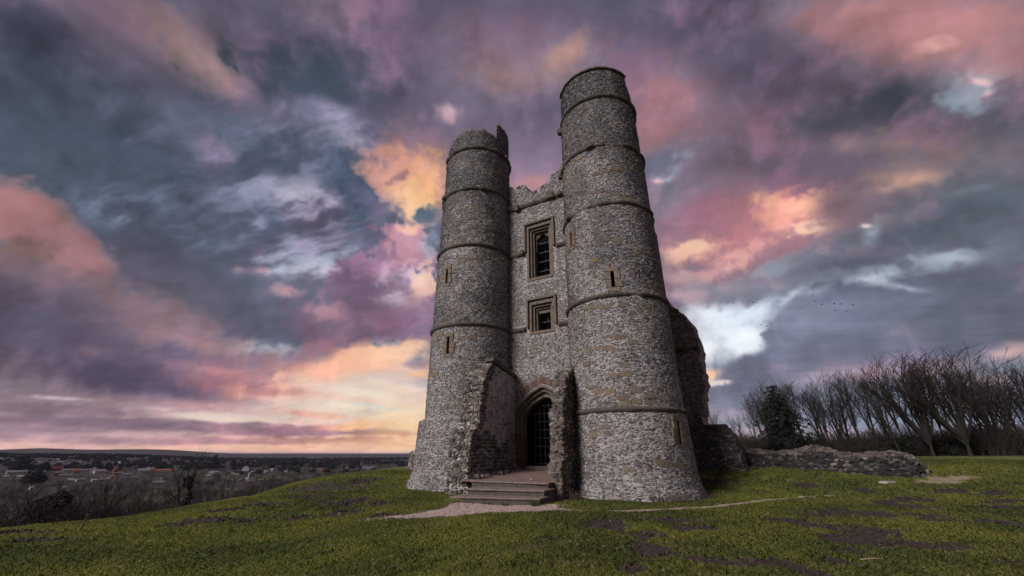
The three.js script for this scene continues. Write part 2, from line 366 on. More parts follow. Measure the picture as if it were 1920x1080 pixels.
  [39.4, 13.2, 2.8, 0.7, -11, '#8088a0', .6, .9, .5],
// sunset spots and the strip over the trees
  [26.0, 9.1, 1.5, 0.8, 11, '#e8a884', .95, .8, .3],
  [25.8, 8.9, 0.7, 0.4, -4, '#ffd2a0', .9, .9, .3],
  [26.1, 8.0, 1.8, 0.5, 5, '#fbe2d4', .95, .8, .4],
  [27.4, 8.1, 0.8, 0.3, 7, '#f6c8b4', .8, .9, .4],
  [26.9, 5.4, 4.7, 1.4, 2, '#767e90', .95, .8, .3],
  [33.7, 5.9, 5.7, 1.3, 3, '#747a8d', .9, .8, .3],
  [27.8, 3.5, 5.0, 1.5, -2, '#828c9a', .9, .9, .3],
  [38.1, 7.9, 5.7, 1.1, 6, '#8a7d8b', .8, .9, .6],
  [41.7, 7.7, 3.9, 1.1, 6, '#a08089', .8, .9, .6],
  [46.5, 7.6, 3.3, 1.2, 0, '#96808a', .7, .9, .6],
  [51.1, 8.3, 1.6, 0.8, 10, '#b5908e', .9, .8, .5],
  [51.0, 7.0, 1.5, 0.7, -9, '#94a0b0', .8, .9, .5],
  [43.4, 4.9, 5.0, 1.9, -5, '#8a9ab0', .9, .9, .5],
  [37.1, 3.7, 6.0, 1.7, -3, '#8494a8', .9, .9, .4],
  [49.1, 6.1, 2.5, 0.7, -7, '#a88a90', .7, .9, .6],
  [49.0, 3.5, 2.8, 1.9, -4, '#93a3b6', .9, .9, .4],
  [45.9, 5.7, 2.9, 0.5, -0, '#a78c92', .7, .9, .6],];
function makeSky(W) {
  const H = W / 2, data = new Float32Array(W * H * 4);
  const rows = CLOUDS.map(([az, el, ra, rb, tilt, colour, cover, soft, rag], i) => {
    const a = az * DEG, e = el * DEG, t = tilt * DEG, E = [Math.cos(a), 0, Math.sin(a)], U = [-Math.sin(e) * Math.sin(a), Math.cos(e), Math.sin(e) * Math.cos(a)];
    const k = new THREE.Color(colour).convertLinearToSRGB(), A = 1 / Math.tan(ra * 1.18 * DEG), B = 1 / Math.tan(rb * 1.18 * DEG);
    return { c: [Math.cos(e) * Math.sin(a), Math.sin(e), -Math.cos(e) * Math.cos(a)], p: E.map((v, j) => (v * Math.cos(t) + U[j] * Math.sin(t)) * A), q: E.map((v, j) => (U[j] * Math.cos(t) - v * Math.sin(t)) * B),
      r: k.r, g: k.g, b: k.b, cover, soft, rag, near: Math.cos(Math.min(85, Math.max(ra, rb) * 1.5 * (1 + rag * 0.6) + 2) * DEG), reach: Math.max(ra, rb) * 1.5 * (1 + rag * 0.6) + 2, el, s: i % 2 ? 1 : -1, ws: clamp(Math.max(ra, rb) / 9, 0.22, 1) };
  });
  const toLin = (c) => (c <= 0.04045 ? c / 12.92 : Math.pow((c + 0.055) / 1.055, 2.4));
  for (let row = 0; row < H; row++) {
    const el = ((row + 0.5) / H - 0.5) * Math.PI, y = Math.sin(el), ce = Math.cos(el);
    if (el < -0.01) { for (let col = 0; col < W; col++) data.set([0.05, 0.045, 0.045, 1], (row * W + col) * 4); continue; }
    const here = rows.filter((r) => Math.abs(r.el - el / DEG) < r.reach);
    for (let col = 0; col < W; col++) {
      const turn = ((col + 0.5) / W - 0.5) * 2 * Math.PI, x = Math.cos(turn) * ce, z = Math.sin(turn) * ce;
      // cloud texture: billows on the sphere, and long wisps on a flat layer overhead
      const fl = 1 / (y + 0.16), px = x * fl, pz = z * fl;
      const lowEl = 1 + 2.6 * ss(0.2, 0.0, y);       // near the horizon layers flatten
      const n1 = fbm(x * 5.5, y * 5.5 * lowEl, z * 5.5, 5), n2 = fbm(x * 5.5 + 31, y * 5.5 * lowEl + 17, z * 5.5 + 5, 5);
      const n3 = fbm(x * 17 + n1 * 1.2 + 9, y * 17 * lowEl, z * 17 + n2 * 1.2, 4);
      const n5 = fbm(x * 46 + n3 * 1.1, y * 46 * lowEl + 3, z * 46 + n1 * 2, 3);
      const wx = px * 0.94 + pz * 0.34, wz = -px * 0.34 + pz * 0.94;
      const w1 = fbm(wx * 2.6 + n1 * 0.9, 4.4, wz * 9 + n2 * 1.4, 5), w2 = fbm(wx * 7 + 3, 9.1 + n1, wz * 24 + n2 * 2, 4);
      // the cover everywhere: slate air, mauve and rose sheets of cloud
      const m = ss(-0.16, 0.2, fbm(px * 1.3 + 3, 1.7, pz * 1.3, 4)), k = ss(0.02, 0.34, fbm(px * 1.9 + 20, 6.7, pz * 1.9, 4)), low = ss(0.22, 0.0, y);
      let r = lerp(0.30, 0.39, m), g = lerp(0.35, 0.33, m), b = lerp(0.42, 0.40, m);
      r = lerp(r, 0.62, k * 0.6); g = lerp(g, 0.44, k * 0.6); b = lerp(b, 0.46, k * 0.6);
      r = lerp(r, 0.62, low * 0.7); g = lerp(g, 0.5, low * 0.7); b = lerp(b, 0.5, low * 0.7);
      const j1 = 0.045 * n1, j2 = 0.032 * n2 / lowEl, j3 = 0.03 * n3 + 0.02 * n2; let wispy = 0; const hi0 = ss(0.1, 0.9, clamp((b - r) * 8, 0, 1));
      for (const q of here) {
        const X = x + j1 * q.ws, Y = y + j2 * q.ws, Z = z + j3 * q.ws, dot = X * q.c[0] + Y * q.c[1] + Z * q.c[2];
        if (dot < q.near || dot < 0.05) continue;
        const u = (X * q.p[0] + Y * q.p[1] + Z * q.p[2]) / dot, v = (X * q.q[0] + Y * q.q[1] + Z * q.q[2]) / dot;
        let d = Math.sqrt(u * u + v * v);
        let a;
        if (q.rag >= 1.2) { const wisp = ss(-0.22, 0.42, w1 * 0.9 + w2 * 0.55); a = q.cover * (1 - ss(0.15, 1.05, d)) * wisp * 1.5; wispy = Math.max(wispy, 1 - ss(0.3, 1.2, d)); }
        else {
          d += q.rag * (n1 * q.s * 0.55 + n3 * (0.5 + 1.1 * (1 - q.ws)) + n5 * (0.35 + 1.0 * (1 - q.ws)));
          if (q.soft >= 0.75) { d = Math.max(0, d); a = q.cover * (Math.exp(-2.3 * d * d) - 0.02); } else a = q.cover * (1 - ss(1.06 - q.soft, 1.06, d));
        }
        if (a <= 0) continue;
        if (a > 1) a = 1;
        r += (q.r - r) * a; g += (q.g - g) * a; b += (q.b - b) * a;
      }
      const warm = 0.05 * ss(0, 0.35, n2 + 0.5 * n3) * (1 - hi0); r += warm; b += warm * 0.25;
      const lum = 0.3 * r + 0.55 * g + 0.15 * b, calm = (1 - 0.55 * ss(0.45, 0.8, lum)), hi = Math.max(wispy, 0.75 * ss(0.35, 0.05, y)), f = 1 + calm * (0.2 * n1 + 0.26 * n3 + (0.3 + 0.7 * hi) * (0.13 * w1 + 0.15 * w2) + (0.35 + 0.65 * hi) * 0.08 * n5), grey = 0.11 * lum;
      r = r * 0.92 + grey; g = g * 0.91 + grey; b = b * 0.9 + grey;
      const w = ss(-0.07, 0.03, r - b), up = 1 + 0.17 * w * (1 - ss(0.58, 0.82, lum)), hl = 0.28 * ss(0.5, 0.7, lum) * (1 - ss(0.74, 0.86, lum)) * w; r *= up; g *= up * (1 + 0.01 * w); b *= up * (1 + 0.025 * w + 0.03 * (1 - w));
      r += (1 - r) * hl * 0.7; g += (1 - g) * hl * 0.5; b += (1 - b) * hl * 0.42;
      const o = (row * W + col) * 4;
      data[o] = toLin(clamp(r * f, 0, 1)); data[o + 1] = toLin(clamp(g * f, 0, 1)); data[o + 2] = toLin(clamp(b * f, 0, 1)); data[o + 3] = 1;
    }
  }
  const t = new THREE.DataTexture(data, W, H, THREE.RGBAFormat, THREE.FloatType);
  t.mapping = THREE.EquirectangularReflectionMapping; t.magFilter = THREE.LinearFilter; t.minFilter = THREE.LinearFilter; t.wrapS = THREE.RepeatWrapping; t.needsUpdate = true;
  return t;
}
scene.background = scene.environment = makeSky(3584);

// ------------------------------------------------------------------ naming and describing
const used = {};
const numbered = (name) => { const k = used[name] = (used[name] ?? -1) + 1; return k ? name + '_' + String(k).padStart(3, '0') : name; };
function tag(o, label, category, group) { if (label) o.userData.label = label; if (category) o.userData.category = category; if (group) o.userData.group = group; return o; }
function thing(name, label, category, [x, y, z] = [0, 0, 0], turn = 0, group) {
  const o = new THREE.Group(); o.name = numbered(name); o.position.set(x, y, z); o.rotation.y = turn; scene.add(o);
  return tag(o, label, category, group);
}
function part(name, geometry, material, parent, label) {
  const m = new THREE.Mesh(geometry, material); m.name = numbered(name); parent.add(m);
  if (label) m.userData.label = label;
  return m;
}
function struct(name, geometry, material) { const m = new THREE.Mesh(geometry, material); m.name = name; m.userData.kind = 'structure'; scene.add(m); return m; }
function copyOf(root, [x, y, z], turn, label, group) {
  const c = root.clone(); c.name = numbered(root.name.replace(/_\d+$/, '')); c.position.set(x, y, z); c.rotation.y = turn; scene.add(c);
  c.traverse((o) => { o.userData = { ...o.userData }; });
  if (label) c.userData.label = label;
  if (group) c.userData.group = group;
  return c;
}

// ------------------------------------------------------------------ surfaces
function gnoise(x, y, per) {                       // gradient noise that repeats every per units
  const fx = Math.floor(x), fy = Math.floor(y), h = (i, j) => PERM[PERM[(((i % per) + per) % per) & 255] + ((((j % per) + per) % per) & 255)];
  x -= fx; y -= fy;
  const u = x * x * (3 - 2 * x), v = y * y * (3 - 2 * y), g = (k, a, b) => { const t = k * 0.0245437; return Math.cos(t) * a + Math.sin(t) * b; };
  return lerp(lerp(g(h(fx, fy), x, y), g(h(fx + 1, fy), x - 1, y), u), lerp(g(h(fx, fy + 1), x, y - 1), g(h(fx + 1, fy + 1), x - 1, y - 1), u), v) * 1.4;
}
function gfbm(u, v, f, oct = 4) { let s = 0, a = 0.5; for (let i = 0; i < oct; i++) { s += a * gnoise(u * f, v * f, f); f *= 2; a *= 0.5; } return s; }
function cells(u, v, n, m) {                       // nearest two feature points on an n x m repeating grid: [d1, d2, id]
  const x = u * n, y = v * m, ix = Math.floor(x), iy = Math.floor(y); let d1 = 9, d2 = 9, id = 0;
  for (let j = -1; j <= 1; j++) for (let i = -1; i <= 1; i++) {
    const a = ((ix + i) % n + n) % n, b = ((iy + j) % m + m) % m, h = PERM[PERM[a & 255] + (b & 255)], h2 = PERM[h + 57];
    const d = Math.hypot(ix + i + 0.15 + 0.7 * h / 255 - x, iy + j + 0.15 + 0.7 * h2 / 255 - y);
    if (d < d1) { d2 = d1; d1 = d; id = h; } else if (d < d2) d2 = d;
  }
  return [d1, d2, id];
}
function dataMap(W, H, f, srgb) {                  // f(u, v) -> [r, g, b] (linear colours if srgb) or a number
  const d = new Uint8Array(W * H * 4), enc = (c) => 255 * clamp(srgb ? (c <= 0.0031308 ? c * 12.92 : 1.055 * Math.pow(c, 1 / 2.4) - 0.055) : c, 0, 1);
  for (let y = 0; y < H; y++) for (let x = 0; x < W; x++) {
    const c = f((x + 0.5) / W, (y + 0.5) / H), o = (y * W + x) * 4, a = Array.isArray(c);
    d[o] = enc(a ? c[0] : c); d[o + 1] = enc(a ? c[1] : c); d[o + 2] = enc(a ? c[2] : c); d[o + 3] = 255;
  }
  const t = new THREE.DataTexture(d, W, H, THREE.RGBAFormat);
  t.wrapS = t.wrapT = THREE.RepeatWrapping; t.magFilter = THREE.LinearFilter; t.minFilter = THREE.LinearMipmapLinearFilter; t.generateMipmaps = true;
  if (srgb) t.colorSpace = THREE.SRGBColorSpace;
  t.needsUpdate = true;
  return t;
}
const std = (o) => new THREE.MeshStandardMaterial({ roughness: 0.95, metalness: 0, ...o });
// lime mortar with small knapped flints pressed in (3 m tile)
const mortarMap = dataMap(1024, 1024, (u, v) => {
  const [d1, d2, id] = cells(u + 0.004 * gnoise(u * 40, v * 40, 40), v, 34, 52), big = gfbm(u, v, 4, 4), fine = gfbm(u, v, 96, 3), stone = ss(0.10, 0.24, d2 - d1) * (id > 96 ? 1 : 0);
  const t = 1 + 0.45 * big + 0.35 * fine; let m = [0.325 * t, 0.3 * t, 0.305 * t];
  const k = id / 255, c = k > 0.86 ? [0.42, 0.4, 0.37] : k > 0.7 ? [0.2, 0.165, 0.12] : k > 0.52 ? [0.12, 0.118, 0.122] : [0.05, 0.05, 0.056];
  return m.map((q, i) => lerp(q, c[i] * (1 + 0.5 * fine), stone * 0.9));
}, true);
const mortarBump = dataMap(1024, 1024, (u, v) => {
  const [d1, d2, id] = cells(u + 0.004 * gnoise(u * 40, v * 40, 40), v, 34, 52);
  return 0.4 + 0.35 * ss(0.06, 0.3, d2 - d1) * (id > 96 ? 1 : 0.3) + 0.25 * gfbm(u, v, 64, 4);
});
const stoneMap = dataMap(512, 512, (u, v) => { const t = 1 + 0.55 * gfbm(u, v, 6, 5) + 0.25 * gfbm(u, v, 64, 2), k = ss(0.1, 0.4, gfbm(u + 0.37, v + 0.61, 9, 4)); return [0.78 * t * lerp(1, 0.55, k), 0.78 * t * lerp(1, 0.56, k), 0.78 * t * lerp(1, 0.58, k)]; }, true);
const stoneBump = dataMap(512, 512, (u, v) => 0.5 + 0.5 * gfbm(u, v, 10, 6));
const mortar = std({ map: mortarMap, bumpMap: mortarBump, bumpScale: 0.03 });
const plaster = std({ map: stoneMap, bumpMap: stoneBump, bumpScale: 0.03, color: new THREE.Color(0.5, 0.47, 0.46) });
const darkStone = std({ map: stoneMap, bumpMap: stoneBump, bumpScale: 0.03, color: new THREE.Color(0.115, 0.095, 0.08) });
const trimStone = std({ map: stoneMap, bumpMap: stoneBump, bumpScale: 0.02, color: new THREE.Color(0.185, 0.148, 0.12) });
const redStone = std({ map: stoneMap, bumpMap: stoneBump, bumpScale: 0.02, color: new THREE.Color(0.17, 0.085, 0.062) });
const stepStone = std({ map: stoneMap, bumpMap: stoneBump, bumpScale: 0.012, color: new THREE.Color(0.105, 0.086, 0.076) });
const ochre = [[0.215, 0.162, 0.115], [0.2, 0.165, 0.13], [0.235, 0.188, 0.14], [0.18, 0.14, 0.11]].map((c) => std({ map: stoneMap, bumpMap: stoneBump, bumpScale: 0.02, color: new THREE.Color(...c) }));
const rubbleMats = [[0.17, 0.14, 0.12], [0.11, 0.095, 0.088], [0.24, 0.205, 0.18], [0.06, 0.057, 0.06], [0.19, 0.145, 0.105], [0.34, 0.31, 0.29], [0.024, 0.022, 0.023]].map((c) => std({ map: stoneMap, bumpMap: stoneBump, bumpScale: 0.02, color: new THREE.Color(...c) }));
const flintMat = std({ roughness: 0.62 });
const black = std({ color: new THREE.Color(0.012, 0.012, 0.013) });
const oakMap = dataMap(256, 512, (u, v) => { const g = gfbm(u * 1, v * 0.12, 24, 4); const t = 1 + 0.7 * g; return [0.026 * t, 0.022 * t, 0.02 * t]; }, true);
const oak = std({ map: oakMap, roughness: 0.8 });
const iron = std({ color: new THREE.Color(0.018, 0.017, 0.018), roughness: 0.75 });
const paneGlass = new THREE.MeshPhysicalMaterial({ color: new THREE.Color(0.34, 0.37, 0.44), roughness: 0.08, metalness: 0, ior: 1.3, specularIntensity: 0.5, transmission: 1, thickness: 0, name: 'old window glass' });

// ------------------------------------------------------------------ stones
function blockShape(seed, round, jitter) {         // a rough-cut stone of unit half size, 48 triangles
  const g = new THREE.BoxGeometry(2, 2, 2, 2, 2, 2), p = g.attributes.position, r = chance(seed), seen = {};
  for (let i = 0; i < p.count; i++) {
    const v = new THREE.Vector3().fromBufferAttribute(p, i), key = v.toArray().map((q) => Math.round(q)).join(), s = v.clone().normalize().multiplyScalar(1.32);
    seen[key] ??= [r() - 0.5, r() - 0.5, r() - 0.5];
    v.lerp(s, round).add(new THREE.Vector3(...seen[key]).multiplyScalar(jitter)); p.setXYZ(i, v.x, v.y, v.z);
  }
  const u = g.attributes.uv; for (let i = 0; i < u.count; i++) u.setXY(i, u.getX(i) * 0.5 + r() * 0.001 + seed * 0.137 % 1, u.getY(i) * 0.35 + seed * 0.311 % 1);
  g.computeVertexNormals();
  return g;
}
const BLOCKS = [1, 2, 3, 4].map((s) => blockShape(s, 0.12, 0.12)), RUBBLE = [5, 6, 7, 8, 9].map((s) => blockShape(s, 0.5, 0.42));
const FLINTS = [21, 22, 23].map((s) => { const g = new THREE.IcosahedronGeometry(1, 0), p = g.attributes.position, r = chance(s), seen = {}; for (let i = 0; i < p.count; i++) { const k = [p.getX(i), p.getY(i), p.getZ(i)].map((q) => q.toFixed(2)).join(); seen[k] ??= 0.75 + r() * 0.5; p.setXYZ(i, p.getX(i) * seen[k], p.getY(i) * seen[k], p.getZ(i) * seen[k]); } g.computeVertexNormals(); return g; });
const _m = new THREE.Matrix4(), _q = new THREE.Quaternion(), _v = new THREE.Vector3(), _s = new THREE.Vector3();
function frameOf(n, roll) {                        // a turn with z along n and x level, rolled a little
  const z = n.clone().normalize(), x = new THREE.Vector3(0, 1, 0).cross(z); if (x.lengthSq() < 1e-4) x.set(1, 0, 0); x.normalize();
  const y = z.clone().cross(x); _m.makeBasis(x, y, z);
  return new THREE.Quaternion().setFromRotationMatrix(_m).multiply(new THREE.Quaternion().setFromAxisAngle(new THREE.Vector3(0, 0, 1), roll));
}
// flints: list of {p, n, w, h, d, c}; far too many to pick apart, so three instanced meshes under their wall
function setFlints(list, parent, name) {
  const kinds = [[], [], []]; list.forEach((f, i) => kinds[i % 3].push(f));
  kinds.forEach((k, i) => {
    const m = new THREE.InstancedMesh(FLINTS[i], flintMat, k.length); m.name = numbered(name); m.userData.kind = 'stuff';
    k.forEach((f, j) => { _m.compose(f.p, f.q, _s.set(f.w, f.h, f.d)); m.setMatrixAt(j, _m); m.setColorAt(j, f.c); });
    parent.add(m);
  });
}
const FC = { black: [0.056, 0.054, 0.06], dark: [0.08, 0.077, 0.085], grey: [0.155, 0.15, 0.157], pale: [0.25, 0.236, 0.232], white: [0.345, 0.335, 0.33], tan: [0.23, 0.175, 0.125], brown: [0.13, 0.1, 0.08] };
function flintColour(r, gloom) {                   // gloom: share of dark stones; raised up the towers as painted shade
  const k = r(), c = k < 0.22 + 0.26 * gloom ? FC.black : k < 0.38 + 0.26 * gloom ? FC.dark : k < 0.60 + 0.17 * gloom ? FC.grey : k < 0.82 + 0.1 * gloom ? FC.pale : k < 0.9 + 0.07 * gloom ? FC.white : k < 0.96 + 0.02 * gloom ? FC.tan : FC.brown, t = 0.7 + 0.6 * r();
  return new THREE.Color(c[0] * t, c[1] * t, c[2] * t);
}
// loose or laid stones: list of {p, q, w, h, d, m, g}; the first most are parts of their own, the rest one mesh
function setStones(list, parent, name, most = 300) {
  list.slice(0, most).forEach((s) => { const o = part(name, s.g, s.m, parent); o.position.copy(s.p); o.quaternion.copy(s.q); o.scale.set(s.w, s.h, s.d); });
  const rest = list.slice(most); if (!rest.length) return;
  const by = new Map(); rest.forEach((s) => { if (!by.has(s.m)) by.set(s.m, []); by.get(s.m).push(s); });
  for (const [m, ss_] of by) {
    const g = mergeGeometries(ss_.map((s) => s.g.clone().applyMatrix4(_m.compose(s.p, s.q, _s.set(s.w, s.h, s.d))))), o = part(name.replace(/stone$/, 'rubble'), g, m, parent); o.userData.kind = 'stuff';
  }
}
// a grid of points as one smooth surface: at(i / nu, j / nv) -> [x, y, z], uv in metres / tile
function sheet(nu, nv, at, uvAt, flip, skip) {
  const P = [], U = [], I = [];
  for (let j = 0; j <= nv; j++) for (let i = 0; i <= nu; i++) { P.push(...at(i, j)); U.push(...uvAt(i, j)); }
  for (let j = 0; j < nv; j++) for (let i = 0; i < nu; i++) { if (skip && skip(i, j)) continue; const a = j * (nu + 1) + i, b = a + 1, c = a + nu + 1, d = c + 1; if (flip) I.push(a, c, b, b, c, d); else I.push(a, b, c, b, d, c); }
  const g = new THREE.BufferGeometry(); g.setAttribute('position', new THREE.Float32BufferAttribute(P, 3)); g.setAttribute('uv', new THREE.Float32BufferAttribute(U, 2)); g.setIndex(I); g.computeVertexNormals();
  return g;
}
function box(w, h, d, x = 0, y = 0, z = 0, r = 0.012) { const g = new RoundedBoxGeometry(w, h, d, 1, Math.min(r, w / 3, h / 3, d / 3)); const P = g.attributes.position, N = g.attributes.normal, U = g.attributes.uv; for (let i = 0; i < P.count; i++) { const a = Math.abs(N.getX(i)), b = Math.abs(N.getY(i)), c = Math.abs(N.getZ(i)), q = [P.getX(i) + x, P.getY(i) + y, P.getZ(i) + z]; if (a >= b && a >= c) U.setXY(i, q[2] * 0.6, q[1] * 0.6); else if (b >= c) U.setXY(i, q[0] * 0.6, q[2] * 0.6); else U.setXY(i, q[0] * 0.6, q[1] * 0.6); } g.translate(x, y, z); return g; }

// ------------------------------------------------------------------ the ground: x to the right of the viewer, d away from the viewer (z = -d)
function H(x, d) {
  const h = (0.45 + 0.55 * ss(-4, 6, x)) * ss(15.5, 22, d + (x - 9) * 0.33) + 0.012 * Math.max(0, x - 18) * ss(14, 30, d);
  let y = h;
  if (x < 1.5) {
    const k0 = 11.2 + 0.18 * Math.max(0, -x), k = ss(k0 - 0.6, k0 + 4.2, d), a = Math.max(0, -(x + 13.2)), b = Math.max(0, -(x + 8));
    const lawn = -0.46 * ss(1.5, -8, x) - 0.03 * a * a, m = h - 0.02 * b * b;
    y = lawn + (m - lawn) * k;
  }
  return x < -17 ? Math.max(y, -2.2 + 0.34 * (x + 17) - 0.05 * Math.max(0, d - 40)) : y;
}
const MUD = [
  [2.05, 10.50, 0.51, 0.88],
  [2.41, 11.04, 0.25, 0.40],
  [3.95, 11.25, 0.71, 0.43],
  [3.94, 10.14, 0.70, 0.40],
  [2.74, 9.27, 0.38, 0.44],
  [2.30, 8.00, 0.36, 0.58],
  [1.72, 6.75, 0.22, 0.17],
  [0.76, 8.93, 0.32, 0.25],
  [3.07, 7.16, 0.36, 0.22],
  [2.87, 7.33, 0.25, 0.14],
  [3.73, 7.13, 0.40, 0.26],
  [4.06, 6.72, 0.21, 0.33],
  [4.89, 7.20, 0.32, 0.26],
  [5.67, 7.83, 0.26, 0.23],
  [6.48, 8.93, 0.61, 0.63],
  [6.93, 10.34, 0.53, 0.37],
  [6.61, 11.04, 0.57, 0.65],
  [9.28, 12.70, 0.66, 0.55],
  [9.61, 12.39, 0.72, 0.72],
  [12.08, 14.20, 0.74, 1.01],
  [13.48, 15.14, 0.62, 0.33],
  [7.40, 9.82, 0.78, 0.40],
  [7.50, 9.66, 0.44, 0.51],
  [10.79, 12.12, 0.70, 0.40],
  [10.63, 11.25, 0.65, 0.34],
  [11.44, 10.71, 0.49, 0.79],
  [14.96, 13.67, 0.64, 0.49],
  [7.32, 8.37, 0.57, 0.50],
  [7.55, 8.26, 0.37, 0.16],
  [15.43, 15.75, 0.60, 0.18],
  [16.20, 15.29, 0.57, 0.15],
  [15.65, 14.54, 0.58, 0.17],
  [11.41, 17.34, 0.43, 0.27],
  [12.85, 16.48, 0.35, 0.19],
  [8.53, 18.62, 0.79, 0.26],
  [7.50, 7.16, 0.24, 0.12],
  [8.33, 12.21, 0.85, 0.40],
  [12.66, 15.04, 0.62, 0.20],
  [-11.53, 11.55, 0.65, 0.34],
  [-11.62, 11.17, 0.38, 0.17],
  [-13.58, 12.66, 1.00, 0.39],
  [-13.05, 12.70, 0.82, 0.16],
  [-5.40, 15.90, 0.56, 1.23],
  [-6.18, 15.54, 0.77, 0.46],
  [-7.51, 17.28, 0.81, 1.01],
  [-10.26, 20.94, 4.38, 2.20],
  [-9.87, 23.12, 1.93, 1.12],
  [-7.97, 23.12, 0.79, 0.73],
  [-3.73, 13.44, 0.51, 0.28],
  [-5.19, 14.01, 0.61, 0.34],
  [-6.36, 13.77, 0.52, 0.24],
  [-7.75, 13.72, 0.66, 0.24],
  [-9.30, 13.91, 1.07, 0.31],
  [-9.68, 13.39, 0.65, 0.26],
  [-8.34, 15.54, 1.06, 0.33],
  [-9.26, 15.04, 0.87, 0.23],
  [-4.43, 15.19, 0.35, 0.61],
  [-7.50, 24.19, 0.68, 0.55],
];
const PATH_OUTLINE = [[-4.01, 12.88], [-3.01, 13.02], [-2.08, 13.77], [-1.91, 14.89], [-1.38, 14.74], [-0.50, 14.39], [0.66, 14.10], [1.44, 14.49], [1.35, 13.07], [0.59, 12.79], [-0.44, 12.75], [-1.31, 12.56], [-2.32, 12.56], [-3.22, 12.70]];
const TRACK = [[1.23, 13.21], [2.10, 12.93], [3.63, 13.02], [5.31, 13.44], [7.18, 14.64], [8.91, 15.85], [10.21, 16.11], [11.70, 16.06]];
const SANDY = [[16.29, 16.69], [15.94, 17.12], [16.61, 16.27]];
const inside = (poly, x, y) => { let c = false; for (let i = 0, j = poly.length - 1; i < poly.length; j = i++) { const [xi, yi] = poly[i], [xj, yj] = poly[j]; if ((yi > y) !== (yj > y) && x < ((xj - xi) * (y - yi)) / (yj - yi) + xi) c = !c; } return c; };
const toSeg = (x, y, [ax, ay], [bx, by]) => { const t = clamp(((x - ax) * (bx - ax) + (y - ay) * (by - ay)) / ((bx - ax) ** 2 + (by - ay) ** 2), 0, 1); return Math.hypot(x - ax - t * (bx - ax), y - ay - t * (by - ay)); };
const toLine = (line, x, y) => { let m = 1e9; for (let i = 0; i + 1 < line.length; i++) m = Math.min(m, toSeg(x, y, line[i], line[i + 1])); return m; };
function mudAt(x, d) {                             // 0 .. 1, bare broken earth
  let m = 0;
  const n = fbm(x * 2.3, d * 1.5, 4.2, 4), n2 = noise3(x * 9, d * 7, 2.2);
  for (const [mx, md, rx, rd] of MUD) {
    const u = (x - mx) / (rx * 1.15), v = (d - md) / (rd * 1.05 + 0.1); if (u > 1.8 || u < -1.8 || v > 1.8 || v < -1.8) continue;
    m = Math.max(m, ss(0.12, -0.12, Math.hypot(u, v) - (x > 1.5 ? 0.92 : 0.78) + n * 1.15 + n2 * 0.35));
  }
  return m;
}
function wornAt(x, d) {                            // trodden strip of the thin track, sandy bare spot
  const n = fbm(x * 3, d * 3, 8.8, 3);
  const t = ss(0.24, 0.08, toLine(TRACK, x, d) + n * 0.3 + 0.16 * ss(8, 11, x)) * (1 - ss(11, 12, x) * 0.8), s = ss(1.15, 0.4, Math.hypot((x - 16.2) / 1.1, (d - 16.7) / 0.42) + n * 1.3);
  return Math.max(t, s * 0.55);
}
function relief(x, d) { const m = d < 40 && x > -14 && x < 30 ? mudAt(x, d) : 0; return H(x, d) + 0.05 * fbm(x * 0.9, d * 0.9, 3.3, 3) + (d < 40 ? m * (0.05 * fbm(x * 4, d * 4, 1, 2) - 0.025) : 0); }
const GX0 = -24, GD0 = 1, GS = 64;                 // the painted earth and grass covers 64 m by 64 m, then the field goes on in plain grass
const grassTone = (x, d) => { const n = fbm(x * 0.35, d * 0.35, 2.2, 4), f = fbm(x * 3.1, d * 2.1, 5.5, 4); return [clamp(0.48 + n * 1.7 + f * 0.55, 0, 1), f]; };
const lawnMap = dataMap(2048, 2048, (u, v) => {
  const x = GX0 + u * GS, d = GD0 + v * GS, [k, f] = grassTone(x, d), g = fbm(x * 14, d * 9, 7.7, 2);
  const straw = ss(0.1, 0.45, fbm(x * 0.8 + 9, d * 0.8, 1.1, 4));
  let c = [lerp(0.048, 0.135, k), lerp(0.066, 0.15, k), lerp(0.012, 0.02, k)].map((q) => q * (1 + 0.6 * f + 0.5 * g));
  c = c.map((q, i) => lerp(q, [0.12, 0.105, 0.04][i], straw * 0.5));
  const m = mudAt(x, d), s = wornAt(x, d), e = 1 + 0.8 * g + 0.4 * f;
  c = c.map((q, i) => lerp(q, [0.03, 0.021, 0.017][i] * e, m));
  return c.map((q, i) => lerp(q, [0.36, 0.27, 0.23][i] * e, s));
}, true);
lawnMap.wrapS = lawnMap.wrapT = THREE.MirroredRepeatWrapping;
const lawnBump = dataMap(512, 512, (u, v) => 0.5 + 0.6 * gfbm(u, v, 16, 5));
lawnBump.repeat.set(24, 24);
const lawnMat = std({ map: lawnMap, bumpMap: lawnBump, bumpScale: 0.05, roughness: 1 });
{
  const xs = [], ds = [];                          // fine near the viewer, coarse far off
  for (let x = -60; x < 90;) { xs.push(x); const e = x < -16 ? -16 - x : x > 16 ? x - 16 : 0; x += 0.16 + e * 0.06; }
  for (let d = -25; d < 95;) { ds.push(d); const e = d < 5 ? 5 - d : d > 18 ? d - 18 : 0; d += 0.12 + e * 0.05; }
  xs.push(90); ds.push(95);
  const drop = (q) => 0.5 * q * q / (q + 8), bank = (x, d) => drop(Math.max(0, d - 60)) + drop(Math.max(0, x - 68)) + drop(Math.max(0, -d - 8));
  struct('grass_ground', sheet(xs.length - 1, ds.length - 1, (i, j) => [xs[i], relief(xs[i], ds[j]) - bank(xs[i], ds[j]), -ds[j]], (i, j) => [(xs[i] - GX0) / GS, (ds[j] - GD0) / GS]), lawnMat);
}
